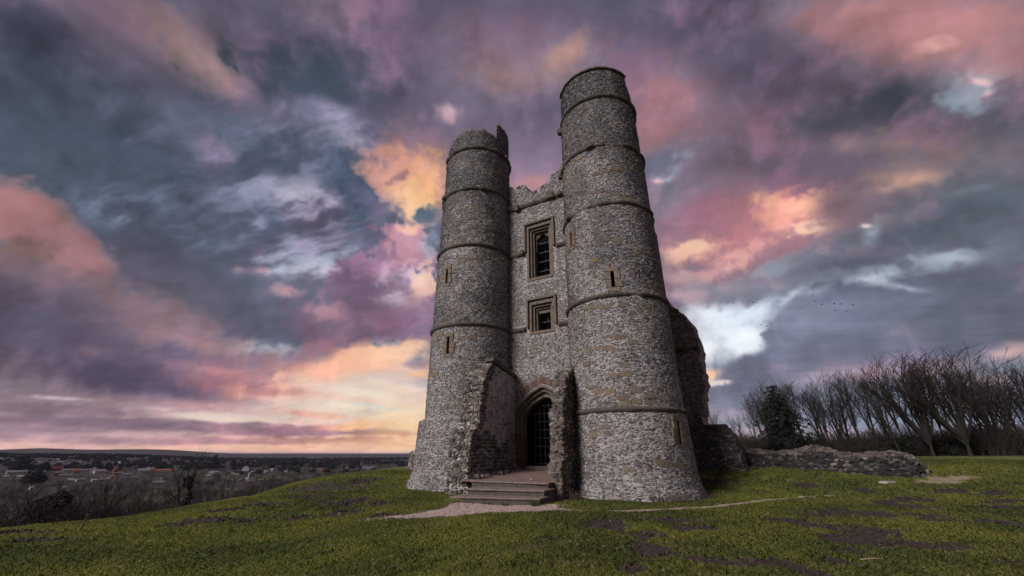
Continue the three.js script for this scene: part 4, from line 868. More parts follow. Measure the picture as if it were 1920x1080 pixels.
// doorway: three stepped orders of shaped stones, threshold, dark plank door with iron lattice
{
  const d = new THREE.Group(); d.name = 'doorway'; castle.add(d);
  const r = chance(5), base = 0.72;
  const orders = [[1.62, 1.6, 1.52, 1.46, WZ + 0.05, -0.7], [1.525, 1.465, 1.42, 1.27, -0.58, -0.9], [1.425, 1.275, 1.28, 1.03, -0.76, -1.2]];
  orders.forEach(([ho, ro, hi, ri, z1, z0], k) => {
    const A = arch(ho, ro, 3.05, base, 60), B = arch(hi, ri, 3.05, base, 60), len = [0]; for (let i = 1; i < B.length; i++) len.push(len[i - 1] + Math.hypot(B[i][0] - B[i - 1][0], B[i][1] - B[i - 1][1]));
    const at = (P, l) => { let i = 1; while (i < len.length - 1 && len[i] < l) i++; const t = (l - len[i - 1]) / (len[i] - len[i - 1]); return [lerp(P[i - 1][0], P[i][0], t), lerp(P[i - 1][1], P[i][1], t)]; };
    const total = len.at(-1), n = 21;
    for (let i = 0; i < n; i++) {
      const l0 = total * i / n + 0.004, l1 = total * (i + 1) / n - 0.004, s = new THREE.Shape(), m = 5;
      for (let q = 0; q <= m; q++) { const p = at(A, lerp(l0, l1, q / m)); q ? s.lineTo(AX + p[0], p[1]) : s.moveTo(AX + p[0], p[1]); }
      for (let q = m; q >= 0; q--) { const p = at(B, lerp(l0, l1, q / m)); s.lineTo(AX + p[0], p[1]); }
      const g = new THREE.ExtrudeGeometry(s, { depth: z1 - z0 - 0.03, bevelEnabled: true, bevelThickness: 0.015, bevelSize: 0.012, bevelOffset: -0.012, bevelSegments: 1 }); g.translate(0, 0, z0 + 0.015 + (r() - 0.5) * 0.008);
      const low = i < 4 || i > n - 5; part(low || (i > 7 && i < 13) ? (low ? 'jamb_stone' : 'arch_stone') : i < 6 || i > n - 7 ? 'jamb_stone' : 'arch_stone', g, low ? redStone : trimStone, d);
    }
  });
  part('threshold', box(3.1, 0.46, 0.7, AX, 0.72, -0.72, 0.02), stepStone, d);
  const leaf = (x) => { const k = Math.abs(x - AX) / 1.36; return 3.05 + 1.1 * (0.62 * Math.sqrt(Math.max(0, 1 - k * k)) + 0.38 * (1 - k)); };
  // an iron grille across the opening; the passage behind is open and roofed
  for (let i = 0; i <= 10; i++) { const x = AX - 1.3 + 0.26 * i, y1 = leaf(x); part('gate_bar', box(0.03, y1 - 0.95, 0.03, x, (y1 + 0.95) / 2, -1.12, 0.008), iron, d); }
  for (let i = 0; i < 8; i++) part('gate_rail', box(2.6, 0.035, 0.03, AX, 1.05 + 0.38 * i, -1.155, 0.008), iron, d);
  // relieving arch of thin red stones over the moulding
  for (let i = 0; i < 15; i++) { const u = -0.62 + 1.24 * i / 14, k = Math.abs(u), o = part('arch_stone', BLOCKS[i % 4], i % 3 ? redStone : trimStone, d); o.position.set(AX + u * 1.8, 3.28 + 1.6 * (0.62 * Math.sqrt(1 - k * k) + 0.38 * (1 - k)), WZ - 0.06); o.rotation.z = -u * 0.75; o.scale.set(0.068, 0.17, 0.09); }
}
// the body behind: side and back walls and a roof, closing the house
{
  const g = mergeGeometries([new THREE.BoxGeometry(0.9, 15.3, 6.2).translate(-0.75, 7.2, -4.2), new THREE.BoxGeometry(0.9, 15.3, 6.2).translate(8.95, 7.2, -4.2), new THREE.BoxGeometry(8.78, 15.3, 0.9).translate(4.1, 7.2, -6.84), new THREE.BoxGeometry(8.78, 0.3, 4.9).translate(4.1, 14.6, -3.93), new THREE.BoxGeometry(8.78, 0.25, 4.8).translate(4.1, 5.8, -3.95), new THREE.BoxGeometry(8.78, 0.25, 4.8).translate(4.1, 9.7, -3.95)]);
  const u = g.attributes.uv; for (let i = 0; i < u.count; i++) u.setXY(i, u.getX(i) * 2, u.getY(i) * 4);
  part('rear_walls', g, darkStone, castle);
}

// ------------------------------------------------------------------ ruined passage walls each side of the steps
function wingWall(label, xa, xb, front, topBack, topFront, stonesOn, seed) {
  const r = chance(seed), wall = new THREE.Group(); wall.name = numbered('passage_wall'); wall.userData.label = label; castle.add(wall);
  const rough = (x, y, z, k = 1) => k * (0.10 * fbm(x * 1.7 + seed, y * 1.7, z * 1.7, 4) + 0.05 * noise3(x * 6, y * 6, z * 6 + seed));
  const Yt = (s) => lerp(topBack, topFront, s), N = 26, M = 46;
  const xin = (side, y) => (side ? xb(y) : xa(y));
  const pt = (side, s, t) => { const y = -0.45 + t * (Yt(s) + 0.45), f = front(Math.max(0, y)), z = lerp(WZ, f, s), x = xin(side, y); return [x + (side ? 1 : -1) * rough(x, y, z, stonesOn.side), y + rough(x + 9, y, z) * t * 0.8, z + rough(x, y + 7, z) * s * 1.2]; };
  const sides = [0, 1].map((side) => sheet(N, M, (i, j) => pt(side, i / N, j / M), (i, j) => [i / N * 1.3, j / M * 1.8], side === 1));
  const blend = (s, t, w) => { const a = pt(0, s, t), b = pt(1, s, t), k = [0, 1, 2].map((q) => lerp(a[q], b[q], w)), e = 4 * w * (1 - w); k[2] += e * rough(k[0] * 1.3, k[1] * 1.4, k[2]) * 1.6 * s; k[1] += e * 0.5 * rough(k[0], k[1] + 5, k[2]) * (t === 1 ? 1 : 0); return k; };
  const face = sheet(10, M, (i, j) => blend(1, j / M, i / 10), (i, j) => [i / 10 * 0.33, j / M * 1.8]), cap = sheet(10, N, (i, j) => blend(j / N, 1, i / 10), (i, j) => [i / 10 * 0.33, j / N * 1.2], true);
  part('wall_core', mergeGeometries([...sides, face, cap]), stonesOn.mat, wall);
  const stones = [], list = [], nIn = new THREE.Vector3(1, 0, 0), nOut = new THREE.Vector3(-1, 0, 0), nF = new THREE.Vector3(0, 0, 1);
  const add = (p, n, k) => { const w = k * (0.055 + 0.075 * r()), pick = r(), m = rubbleMats[pick < 0.3 ? 0 : pick < 0.55 ? 1 : pick < 0.7 ? 2 : pick < 0.83 ? 3 : pick < 0.93 ? 4 : 5]; stones.push({ p: new THREE.Vector3(...p).addScaledVector(n, -0.02), q: frameOf(n, (r() - 0.5) * 0.5), w, h: w * (0.4 + 0.35 * r()), d: 0.05 + 0.05 * r(), m, g: RUBBLE[Math.floor(r() * 5)] }); };
  const H1 = Yt(1);
  for (let y = -0.1; y < H1 - 0.1; y += 0.105) for (let w = 0.06; w < 1; w += 0.15 + 0.07 * r()) add(blend(1, (y + 0.45 + (r() - 0.5) * 0.06) / (H1 + 0.45), clamp(w + (r() - 0.5) * 0.08, 0, 1)), nF, 1);
  for (let s = 0.3; s < 1; s += 0.07) for (let w = 0.1; w < 1; w += 0.24) add(blend(s, 1, w), new THREE.Vector3(0, 1, 0.2), 0.9);
  for (let y = 0.1; y < H1; y += 0.15) for (let z = 0.05; z < 3.6; z += 0.2 + 0.06 * r()) { const f = front(y), s = clamp((z - WZ) / (f - WZ), 0, 1), t = (y + 0.45) / (Yt(s) + 0.45); if (z > f - 0.05 || t > 0.98) continue; if (stonesOn.inner(y, z, f)) add(pt(1, s, t), nIn, 0.9); if (stonesOn.outer) add(pt(0, s, t), nOut, 0.9); }
  stones.sort((a, b) => b.p.z * 1.2 + b.w * 8 - (a.p.z * 1.2 + a.w * 8));
  setStones(stones, wall, 'rubble_stone', 300);
  // small flints over everything that is left smooth
  for (let k = 0; k < 3600; k++) { const side = r() < 0.6 ? 1 : 0, s = r(), t = r(), f = pt(side, s, t), sm = side ? nIn : nOut; if (side && !stonesOn.inner(f[1], f[2], front(Math.max(0, f[1]))) && r() < 0.75) continue; const w = 0.025 + 0.05 * r(); list.push({ p: new THREE.Vector3(...f), q: frameOf(sm, (r() - 0.5)), w, h: w * 0.6, d: 0.025, c: flintColour(r, 0.15) }); }
  for (let k = 0; k < 900; k++) { const f = blend(1, r(), r()), w = 0.025 + 0.05 * r(); list.push({ p: new THREE.Vector3(...f), q: frameOf(nF, (r() - 0.5)), w, h: w * 0.6, d: 0.03, c: flintColour(r, -0.1) }); }
  setFlints(list, wall, 'flint_facing');
  return wall;
}
const stepF = stepped([[0, 3.75], [1.0, 3.45], [2.3, 3.2], [2.55, 2.75], [3.6, 2.62], [4.6, 2.45], [5.2, 1.95], [5.6, 1.68]]);
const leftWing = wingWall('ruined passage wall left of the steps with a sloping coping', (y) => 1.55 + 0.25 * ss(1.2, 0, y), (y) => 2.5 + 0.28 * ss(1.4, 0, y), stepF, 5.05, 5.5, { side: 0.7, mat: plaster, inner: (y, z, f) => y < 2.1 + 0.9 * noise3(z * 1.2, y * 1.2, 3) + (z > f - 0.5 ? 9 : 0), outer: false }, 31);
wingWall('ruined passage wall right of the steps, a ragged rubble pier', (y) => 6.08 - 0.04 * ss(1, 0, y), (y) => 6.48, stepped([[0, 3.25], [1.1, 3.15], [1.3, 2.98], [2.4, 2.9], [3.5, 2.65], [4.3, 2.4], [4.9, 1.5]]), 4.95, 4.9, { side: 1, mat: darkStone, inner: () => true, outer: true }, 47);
{ const g = box(0.5, 0.2, 2.3, 0, 0, 0, 0.03), o = part('coping', g, darkStone, leftWing); o.position.set(2.36, 5.4, 0.62); o.rotation.x = -0.235; }

// ------------------------------------------------------------------ steps up to the doorway
const onCastle = (o) => { o.position.set(-2.23, 0, -21.96); o.rotation.y = -30.5 * DEG; return o; };
{
  const steps = onCastle(thing('stone_steps', 'three worn grey stone steps rising to a landing before the castle doorway', 'steps'));
  const slab = (name, pts, y0, y1, m, parent, bevel = 0.02) => { const s = new THREE.Shape(pts.map(([x, z]) => new THREE.Vector2(x, -z))), g = new THREE.ExtrudeGeometry(s, { depth: y1 - y0 - 2 * bevel, bevelEnabled: true, bevelThickness: bevel, bevelSize: bevel, bevelOffset: -bevel, bevelSegments: 2 }); g.rotateX(-Math.PI / 2); g.translate(0, y0 + bevel, 0); const u = g.attributes.uv; for (let i = 0; i < u.count; i++) u.setXY(i, u.getX(i) * 0.7, u.getY(i) * 0.7); return part(name, g, m, parent); };
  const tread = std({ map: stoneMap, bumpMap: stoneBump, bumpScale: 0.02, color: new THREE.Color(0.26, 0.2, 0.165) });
  const wavy = (a, b, n, k, seed) => [...Array(n + 1).keys()].map((i) => [lerp(a[0], b[0], i / n), lerp(a[1], b[1], i / n) + k * noise3(i * 0.9, seed, 4)]);
  const flight = [[[4.05, 5.82], [6.58, 5.08], [6.5, 4.3], [3.75, 4.9], -0.25, 0.19, [3.72, 5.95]], [[3.85, 5.12], [6.45, 4.5], [6.4, 3.6], [3.6, 4.0], -0.2, 0.375, [3.84, 5.16]], [[3.2, 4.02], [6.27, 3.8], [6.2, 3.0], [3.0, 3.0], -0.2, 0.555, [3.16, 4.05]]];
  flight.forEach(([A, B, C, D, y0, y1, L], k) => {
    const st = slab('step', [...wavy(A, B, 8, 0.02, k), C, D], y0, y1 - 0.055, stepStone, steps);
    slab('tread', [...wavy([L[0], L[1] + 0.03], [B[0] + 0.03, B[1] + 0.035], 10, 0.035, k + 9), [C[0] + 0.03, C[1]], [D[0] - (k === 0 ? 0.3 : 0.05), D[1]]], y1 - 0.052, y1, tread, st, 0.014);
  });
  // trodden landing sloping up to the threshold
  part('landing', sheet(30, 30, (i, j) => { const x = lerp(2.45, 6.2, i / 30), z = lerp(3.9, -0.6, j / 30), e = (z < 3.7 ? 1 : 0); return [x, 0.5 + 0.052 * e + 0.2 * ss(3.4, -0.2, z) + 0.1 * ss(3.4, 2.5, x) * ss(3.4, 2.4, z) + 0.03 * fbm(x * 2, z * 2, 1, 3) * e, z]; }, (i, j) => [i / 16, j / 14], false), std({ map: gravelMap, bumpMap: lawnBump, bumpScale: 0.012, color: new THREE.Color(0.4, 0.36, 0.35) }), steps);
  // rubble tumbled against the foot of the left wall
  const r = chance(8), st = [];
  for (let k = 0; k < 70; k++) { const z = 3.4 * r(), x = 2.75 + 0.45 * r() * r(), w = 0.04 + 0.1 * r(); st.push({ p: new THREE.Vector3(x, 0.58 + 0.2 * ss(3.4, -0.2, z) + 0.03, z), q: new THREE.Quaternion().setFromEuler(new THREE.Euler(r(), r() * 6, r())), w, h: w * 0.6, d: w * 0.8, m: rubbleMats[[1, 3, 0][k % 3]], g: RUBBLE[k % 5] }); }
  setStones(st, steps, 'rubble_stone', 70);
}

// ------------------------------------------------------------------ ruined lengths of wall
// a ragged wall along x between left(y) and right(y), from the ground to the height where they meet
function raggedWall(parent, { y0, y1, left, right, zf, zb, seed, mat, stoneMix, stones = 300, jag = 0.16, flints = 1500, gloom = 0.2, flintTan = 0.25 }) {
  const r = chance(seed), N = 30, M = 44, rough = (x, y, z) => 0.1 * fbm(x * 1.6 + seed, y * 1.6, z * 1.6, 4) + 0.04 * noise3(x * 6, y * 6, z * 6 + seed);
  const edge = (y) => right(y) + jag * fbm(y * 2.2, seed, 1, 4), pt = (s, t, z) => { const y = lerp(y0, y1, t), x = lerp(left(y), edge(y), s); return [x + rough(x + 3, y, z) * s, y + rough(x, y, z + 5) * t, z + rough(x, y, z)]; };
  const face = (z, flip) => sheet(N, M, (i, j) => pt(i / N, j / M, z), (i, j) => [i / N * 0.8, j / M * (y1 - y0) / 3], flip);
  const end = sheet(8, M, (i, j) => { const a = pt(1, j / M, zf), b = pt(1, j / M, zb), k = i / 8, c = a.map((v, q) => lerp(v, b[q], k)); c[0] += 4 * k * (1 - k) * (0.15 + rough(c[0], c[1] * 1.3, c[2])); return c; }, (i, j) => [i / 8 * 0.5, j / M * (y1 - y0) / 3]);
  const top = sheet(N, 8, (i, j) => { const a = pt(i / N, 1, zf), b = pt(i / N, 1, zb); return a.map((v, q) => lerp(v, b[q], j / 8)); }, (i, j) => [i / N, j / 8]);
  part('wall_core', mergeGeometries([face(zf), face(zb, true), end, top]), mat, parent);
  const st = [], fl = [], nz = new THREE.Vector3(0, 0, 1), nx = new THREE.Vector3(1, 0, 0);
  const mk = (p, n, k = 1) => { const w = k * (0.06 + 0.09 * r()); st.push({ p: new THREE.Vector3(...p).addScaledVector(n, -0.02), q: frameOf(n, (r() - 0.5) * 0.4), w, h: w * (0.35 + 0.35 * r()), d: 0.06 + 0.05 * r(), m: rubbleMats[stoneMix[Math.floor(r() * stoneMix.length)]], g: RUBBLE[Math.floor(r() * 5)] }); };
  for (let t = 0.01; t < 1; t += 0.16 / (y1 - y0)) for (let k = 0; k < 5; k++) mk(pt(1, t, lerp(zf, zb, (k + r()) / 5)), nx, 1.1);
  for (let k = 0; k < stones; k++) mk(pt(r(), r(), zf), nz, 0.85);
  setStones(st, parent, 'rubble_stone', 300);
  for (let k = 0; k < flints; k++) { const p = pt(r(), r(), zf), w = 0.025 + 0.06 * r() * r() + 0.01; fl.push({ p: new THREE.Vector3(...p), q: frameOf(nz, (r() - 0.5) * 0.6), w, h: w * 0.5, d: 0.03, c: r() < flintTan ? new THREE.Color(0.13, 0.085, 0.06) : flintColour(r, gloom) }); }
  setFlints(fl, parent, 'flint_facing');
}
const shadeStone = std({ map: stoneMap, bumpMap: stoneBump, bumpScale: 0.04, color: new THREE.Color(0.1, 0.085, 0.08) });  // stump stone and slab: the shade they stand in is put into the colour
{
  const stub = new THREE.Group(); stub.name = 'curtain_wall_stub'; stub.userData.label = 'broken stub of the curtain wall behind the right tower'; castle.add(stub);
  const R1 = stepped([[0.3, 10.72], [2.92, 10.62], [4.16, 10.76], [4.79, 11.0], [5.1, 10.98], [5.46, 10.84], [6.26, 11.0], [6.81, 10.97], [8.0, 10.7], [8.77, 10.06], [9.64, 9.56], [10.1, 9.3]]);
  raggedWall(stub, { y0: 0.3, y1: 10.0, left: () => 9.1, right: R1, zf: -4.5, zb: -6.0, seed: 61, mat: std({ map: mortarMap, bumpMap: mortarBump, bumpScale: 0.04, color: new THREE.Color(0.95, 0.82, 0.76) }), stoneMix: [0, 2, 2, 4, 5], flints: 3600, gloom: -0.3, stones: 120, jag: 0.3 });
  part('string_course', sheet(50, 5, (i, j) => { const S = [[-0.05, -0.16], [0.08, -0.13], [0.17, -0.02], [0.175, 0.06], [0.09, 0.11], [-0.05, 0.15]], x = lerp(9.2, 11.0, i / 50), e = i === 50 ? 0.1 : clamp(1 + 0.7 * noise3(x * 2.2, 2, 6), 0.4, 1.1); return [x, 6.5 + S[j][1] * e, -4.5 + S[j][0] * e]; }, (i, j) => [i / 30, j * 0.1]), darkStone, stub);
  const low = new THREE.Group(); low.name = 'curtain_wall_stub_001'; low.userData.label = 'low shade-painted wall stump under a flat stone slab at the foot of the broken curtain wall'; castle.add(low);
  raggedWall(low, { y0: 0.4, y1: 2.62, left: () => 9.3, right: stepped([[0.4, 12.1], [1.06, 11.95], [1.7, 11.9], [2.29, 11.75], [2.7, 11.45]]), zf: -4.15, zb: -5.9, seed: 63, mat: shadeStone, stoneMix: [3, 1, 3, 1, 0], flints: 900, gloom: 0.4, stones: 170, flintTan: 0.3 });
  const g = box(2.3, 0.15, 1.0, 10.45, 2.68, -4.6, 0.04); part('coping', g, shadeStone, low);
}
{
  const lump = onCastle(thing('wall_stump', 'short leaning stump of flint wall behind the left tower', 'wall'));
  raggedWall(lump, { y0: -0.2, y1: 1.66, left: () => -5.4, right: () => -5.2, zf: -4.4, zb: -5.6, seed: 71, mat: mortar, stoneMix: [0, 1, 2, 4], flints: 20, stones: 10 });
  lump.clear();
  const r = chance(72), N = 24, M = 20, rough = (x, y, z) => 0.07 * fbm(x * 2, y * 2, z * 2 + 9, 4), pt = (s, t, z) => { const y = lerp(-0.1, 1.66, t), x = lerp(lerp(-8.42, -8.1, t), -6.4, s); return [x + rough(x, y, z), y + rough(x + 4, y, z) * t, z + rough(x, y, z + 4)]; };
  const f = (z, fl) => sheet(N, M, (i, j) => pt(i / N, j / M, z), (i, j) => [i / N * 0.7, j / M * 0.6], fl), e = sheet(8, M, (i, j) => pt(0, j / M, lerp(-5.8, -4.5, i / 8)), (i, j) => [i / 8 * 0.4, j / M * 0.6]), t = sheet(N, 8, (i, j) => pt(i / N, 1, lerp(-4.5, -5.8, j / 8)), (i, j) => [i / N * 0.7, j / 8 * 0.4]);
  part('wall_core', mergeGeometries([f(-4.5), f(-5.8, true), e, t]), mortar, lump);
  const st = []; for (let k = 0; k < 120; k++) { const p = pt(r() * 0.8, r(), -4.5), w = 0.06 + 0.08 * r(); st.push({ p: new THREE.Vector3(...p), q: frameOf(new THREE.Vector3(0, 0, 1), (r() - 0.5) * 0.4), w, h: w * 0.6, d: 0.05, m: rubbleMats[[0, 1, 2, 4, 3][k % 5]], g: RUBBLE[k % 5] }); }
  setStones(st, lump, 'rubble_stone');
}
// the long low ruin on the right: a mound of rubble along the line of the old curtain wall
{
  const ruin = onCastle(thing('ruined_wall', 'long low ruined wall of rubble with painted front shade running right from the castle', 'wall')), r = chance(83), N = 150, M = 26;
  const topY = stepped([[11.0, 1.75], [12.2, 1.66], [13.4, 1.56], [14.0, 1.55], [14.6, 1.74], [15.1, 1.72], [15.7, 1.5], [16.4, 1.46], [16.9, 1.53], [17.5, 1.5], [17.9, 1.42], [18.3, 0.75]]), front = stepped([[11, -5.35], [13, -5.5], [14.0, -5.3], [15.5, -4.95], [17.0, -4.8], [18.3, -4.95]]);
  const rough = (x, y, z) => 0.13 * fbm(x * 1.3, y * 1.5, z * 1.3 + 3, 4) + 0.05 * noise3(x * 5, y * 5, z * 5);
  const pt = (s, t) => {                           // t 0..1 over the section: front foot, front face, top, back face
    const x0 = lerp(11.2, 18.15, s), z0 = front(x0), g = castleGround(x0, z0) - 0.15, ty = topY(x0), th = 1.7, end = ss(0, 0.05, 1 - s);
    const q = t < 0.4 ? [0.28 * (t / 0.4), lerp(g, ty - 0.1, t / 0.4)] : t < 0.7 ? [lerp(0.28, th - 0.3, (t - 0.4) / 0.3), ty + 0.1 * Math.sin(Math.PI * (t - 0.4) / 0.3) - 0.1] : [lerp(th - 0.3, th, (t - 0.7) / 0.3), lerp(ty - 0.1, g, (t - 0.7) / 0.3)];
    const z = z0 - lerp(th / 2, q[0], 0.45 + 0.55 * end), k = rough(x0, q[1] * 1.5, z);
    return [x0 + 0.6 * k + (1 - end) * 0.12, q[1] + k * (t > 0.05 && t < 0.95 ? 1 : 0), z + k];
  };
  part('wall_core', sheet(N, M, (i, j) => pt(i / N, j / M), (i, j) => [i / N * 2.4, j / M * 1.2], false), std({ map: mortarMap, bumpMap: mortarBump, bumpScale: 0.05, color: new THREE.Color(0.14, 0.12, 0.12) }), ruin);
  const st = [];
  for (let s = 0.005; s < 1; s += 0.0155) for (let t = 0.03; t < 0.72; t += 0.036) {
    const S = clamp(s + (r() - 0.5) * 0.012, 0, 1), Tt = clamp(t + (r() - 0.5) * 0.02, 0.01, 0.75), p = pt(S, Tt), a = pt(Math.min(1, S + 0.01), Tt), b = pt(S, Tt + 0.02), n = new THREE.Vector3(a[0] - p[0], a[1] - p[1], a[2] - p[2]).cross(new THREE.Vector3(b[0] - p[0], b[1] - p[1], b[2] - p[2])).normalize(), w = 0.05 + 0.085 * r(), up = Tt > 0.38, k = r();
    st.push({ p: new THREE.Vector3(...p).addScaledVector(n, -0.01), q: frameOf(n, (r() - 0.5) * 0.6), w, h: w * (0.32 + 0.4 * r()), d: 0.04 + 0.06 * r(), m: rubbleMats[up ? (k < 0.3 ? 0 : k < 0.38 ? 2 : k < 0.46 ? 4 : k < 0.8 ? 1 : 3) : k < 0.1 ? 1 : k < 0.3 ? 3 : k < 0.93 ? 6 : k < 0.97 ? 0 : 2], g: RUBBLE[Math.floor(r() * 5)] });  // front stones far darker than top ones: shade painted into their colour
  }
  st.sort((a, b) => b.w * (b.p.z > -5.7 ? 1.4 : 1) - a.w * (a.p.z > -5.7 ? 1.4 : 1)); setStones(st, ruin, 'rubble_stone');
}

// ------------------------------------------------------------------ growing things
function Tubes() {
  const P = [], U = [], I = [], a = new THREE.Vector3(), b = new THREE.Vector3(), d = new THREE.Vector3();
  return {
    add(pts, rad, sides) {
      const base = P.length / 3, n = pts.length; let len = 0;
      for (let i = 0; i < n; i++) {
        d.subVectors(pts[Math.min(n - 1, i + 1)], pts[Math.max(0, i - 1)]).normalize(); a.set(Math.abs(d.y) > 0.9 ? 1 : 0, Math.abs(d.y) > 0.9 ? 0 : 1, 0).cross(d).normalize(); b.crossVectors(d, a);
        if (i) len += pts[i].distanceTo(pts[i - 1]);
        for (let k = 0; k <= sides; k++) { const t = (k / sides) * 2 * Math.PI, c = Math.cos(t) * rad[i], s = Math.sin(t) * rad[i]; P.push(pts[i].x + a.x * c + b.x * s, pts[i].y + a.y * c + b.y * s, pts[i].z + a.z * c + b.z * s); U.push(k / sides, len * 0.6); }
      }
      for (let i = 0; i + 1 < n; i++) for (let k = 0; k < sides; k++) { const q = base + i * (sides + 1) + k, w = q + sides + 1; I.push(q, q + 1, w, q + 1, w + 1, w); }
    },
    done() { const g = new THREE.BufferGeometry(); g.setAttribute('position', new THREE.Float32BufferAttribute(P, 3)); g.setAttribute('uv', new THREE.Float32BufferAttribute(U, 2)); g.setIndex(I); g.computeVertexNormals(); return g; },
  };
}
// a leafless tree of height about 10: stems that rise in a fan, limbs, branches, fine twigs
function bareTree(seed, { stems = 4, fork = 0.18, lean = [0, 0], spread = 0.5, twigs = 5, branch = 6, limbs = 6, r0 = 0.2, thin = 1 }) {
  const r = chance(seed), wood = Tubes(), crown = Tubes(), V = (x, y, z) => new THREE.Vector3(x, y, z);
  const grow = (p, dir, len, rad, level, out, sides, up) => {
    const n = level < 2 ? 6 : level < 3 ? 4 : 2, pts = [p.clone()], rads = [rad], d = dir.clone().normalize(), q = p.clone();
    for (let i = 1; i <= n; i++) { d.add(V((r() - 0.5) * (level < 2 ? 0.13 : 0.2), up + (r() - 0.5) * 0.1, (r() - 0.5) * (level < 2 ? 0.13 : 0.2))).normalize(); q.addScaledVector(d, len / n); pts.push(q.clone()); rads.push(rad * (1 - (level < 3 ? 0.72 : 0.6) * (i / n))); }
    out.add(pts, rads, sides); return { pts, d };
  };
  const along = (pts, t) => { const x = t * (pts.length - 1), i = Math.min(pts.length - 2, Math.floor(x)); return pts[i].clone().lerp(pts[i + 1], x - i); };
  const out = (d, tilt) => { const a = r() * 2 * Math.PI, s = V(Math.cos(a), 0, Math.sin(a)); s.addScaledVector(d, -s.dot(d)).normalize(); return d.clone().multiplyScalar(Math.cos(tilt)).addScaledVector(s, Math.sin(tilt)); };
  const L = V(lean[0], 1, lean[1]).normalize(), H0 = 10 * fork, t0 = grow(V(0, -0.3, 0), L, H0 + 0.3, r0, 0, wood, 8, 0.02), top = t0.pts.at(-1);
  for (let s = 0; s < stems; s++) {
    const az = (s / stems) * 2 * Math.PI + r() * 0.8, til = spread * (s === 0 ? 0.25 : 0.55 + 0.6 * r()), dir = L.clone().multiplyScalar(Math.cos(til)).add(V(Math.cos(az) * Math.sin(til), 0, Math.sin(az) * Math.sin(til)));
    const sl = (10 - H0) * (0.62 + 0.2 * r()), st = grow(top.clone().addScaledVector(L, -0.25 * r() * H0), dir, sl, r0 * (0.62 + 0.15 * r()), 1, wood, 6, 0.035);
    for (let l = 0; l < limbs; l++) {
      const t = 0.22 + 0.78 * (l + r() * 0.7) / limbs, ll = sl * (0.55 - 0.25 * t) * (0.8 + 0.4 * r()), lb = grow(along(st.pts, Math.min(1, t)), out(st.d, 0.42 + 0.3 * r()), ll, r0 * 0.3 * (1.15 - 0.6 * t), 2, wood, 5, 0.07);
      for (let b = 0; b < branch; b++) {
        const u = 0.2 + 0.8 * (b + r()) / branch, bl = ll * (0.5 - 0.18 * u) * (0.8 + 0.5 * r()) + 0.35, br = grow(along(lb.pts, Math.min(1, u)), out(lb.d, 0.5 + 0.4 * r()), bl, 0.02 * thin * (1.2 - 0.4 * u), 3, crown, 3, 0.10);
        for (let w = 0; w < twigs; w++) grow(along(br.pts, 0.15 + 0.85 * (w + r()) / twigs), out(br.d, 0.45 + 0.35 * r()), 0.35 + 0.55 * r(), 0.0085 * thin, 4, crown, 3, 0.1);
      }
    }
  }
  return [wood.done(), crown.done()];
}
// foliage: many small two-triangle leaves spread through lumpy volumes; bodies: [x, y, z, rx, ry, rz]
function leaves(seed, bodies, n, size, long = 1.6) {
  const r = chance(seed), P = [], I = [], U = [], total = bodies.reduce((s, b) => s + (b[3] * b[4] * b[5]) ** 0.7, 0), x = new THREE.Vector3(), y = new THREE.Vector3();
  for (const b of bodies) for (let k = 0, m = Math.round(n * (b[3] * b[4] * b[5]) ** 0.7 / total); k < m; k++) {
    const a = r() * 2 * Math.PI, c = 2 * r() - 1, s = Math.sqrt(1 - c * c), nx = s * Math.cos(a), nz = s * Math.sin(a), bump = 1 + 0.45 * fbm(nx * 2 + b[0] * 3 + seed, c * 2 + b[1], nz * 2, 3), q = bump * (0.55 + 0.45 * Math.sqrt(r()));
    const p = [b[0] + nx * b[3] * q, b[1] + c * b[4] * q, b[2] + nz * b[5] * q]; if (p[1] < 0.02) p[1] = 0.05 + r() * 0.1;
    x.set(r() - 0.5, (r() - 0.5) * 0.8, r() - 0.5).normalize(); y.set(r() - 0.5, r() - 0.5, r() - 0.5).cross(x).normalize(); const w = size * (0.6 + 0.8 * r()), i = P.length / 3;
    for (const [u, v] of [[-long, 0], [0, -0.6], [long, 0], [0, 0.6]]) P.push(p[0] + (x.x * u + y.x * v) * w, p[1] + (x.y * u + y.y * v) * w, p[2] + (x.z * u + y.z * v) * w), U.push(u, v);
    I.push(i, i + 1, i + 2, i, i + 2, i + 3);
  }
  const g = new THREE.BufferGeometry(); g.setAttribute('position', new THREE.Float32BufferAttribute(P, 3)); g.setAttribute('uv', new THREE.Float32BufferAttribute(U, 2)); g.setIndex(I); g.computeVertexNormals();
  return g;
}
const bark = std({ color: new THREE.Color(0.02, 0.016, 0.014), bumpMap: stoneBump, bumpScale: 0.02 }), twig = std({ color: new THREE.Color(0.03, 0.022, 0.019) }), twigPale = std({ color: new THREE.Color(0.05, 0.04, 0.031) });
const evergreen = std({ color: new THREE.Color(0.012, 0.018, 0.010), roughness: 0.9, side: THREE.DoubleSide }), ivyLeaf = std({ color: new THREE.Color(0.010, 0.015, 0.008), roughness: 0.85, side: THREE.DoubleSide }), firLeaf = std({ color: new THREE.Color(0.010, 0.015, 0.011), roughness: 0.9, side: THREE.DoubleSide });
const KINDS = [bareTree(1, { stems: 9, spread: 0.55, fork: 0.14, lean: [-0.06, 0], limbs: 7, branch: 5, twigs: 6, r0: 0.19 }), bareTree(2, { stems: 3, fork: 0.25, spread: 0.4, lean: [-0.1, 0.02], limbs: 6, branch: 6, twigs: 6, r0: 0.16 }), bareTree(3, { stems: 3, fork: 0.3, spread: 0.32, lean: [-0.15, 0], r0: 0.13, limbs: 6, branch: 6, twigs: 6 }), bareTree(4, { stems: 5, fork: 0.1, spread: 0.5, lean: [-0.05, 0.05], limbs: 5, branch: 6, twigs: 6, r0: 0.13 })];
const D2 = (x, d) => Math.hypot(x, d);
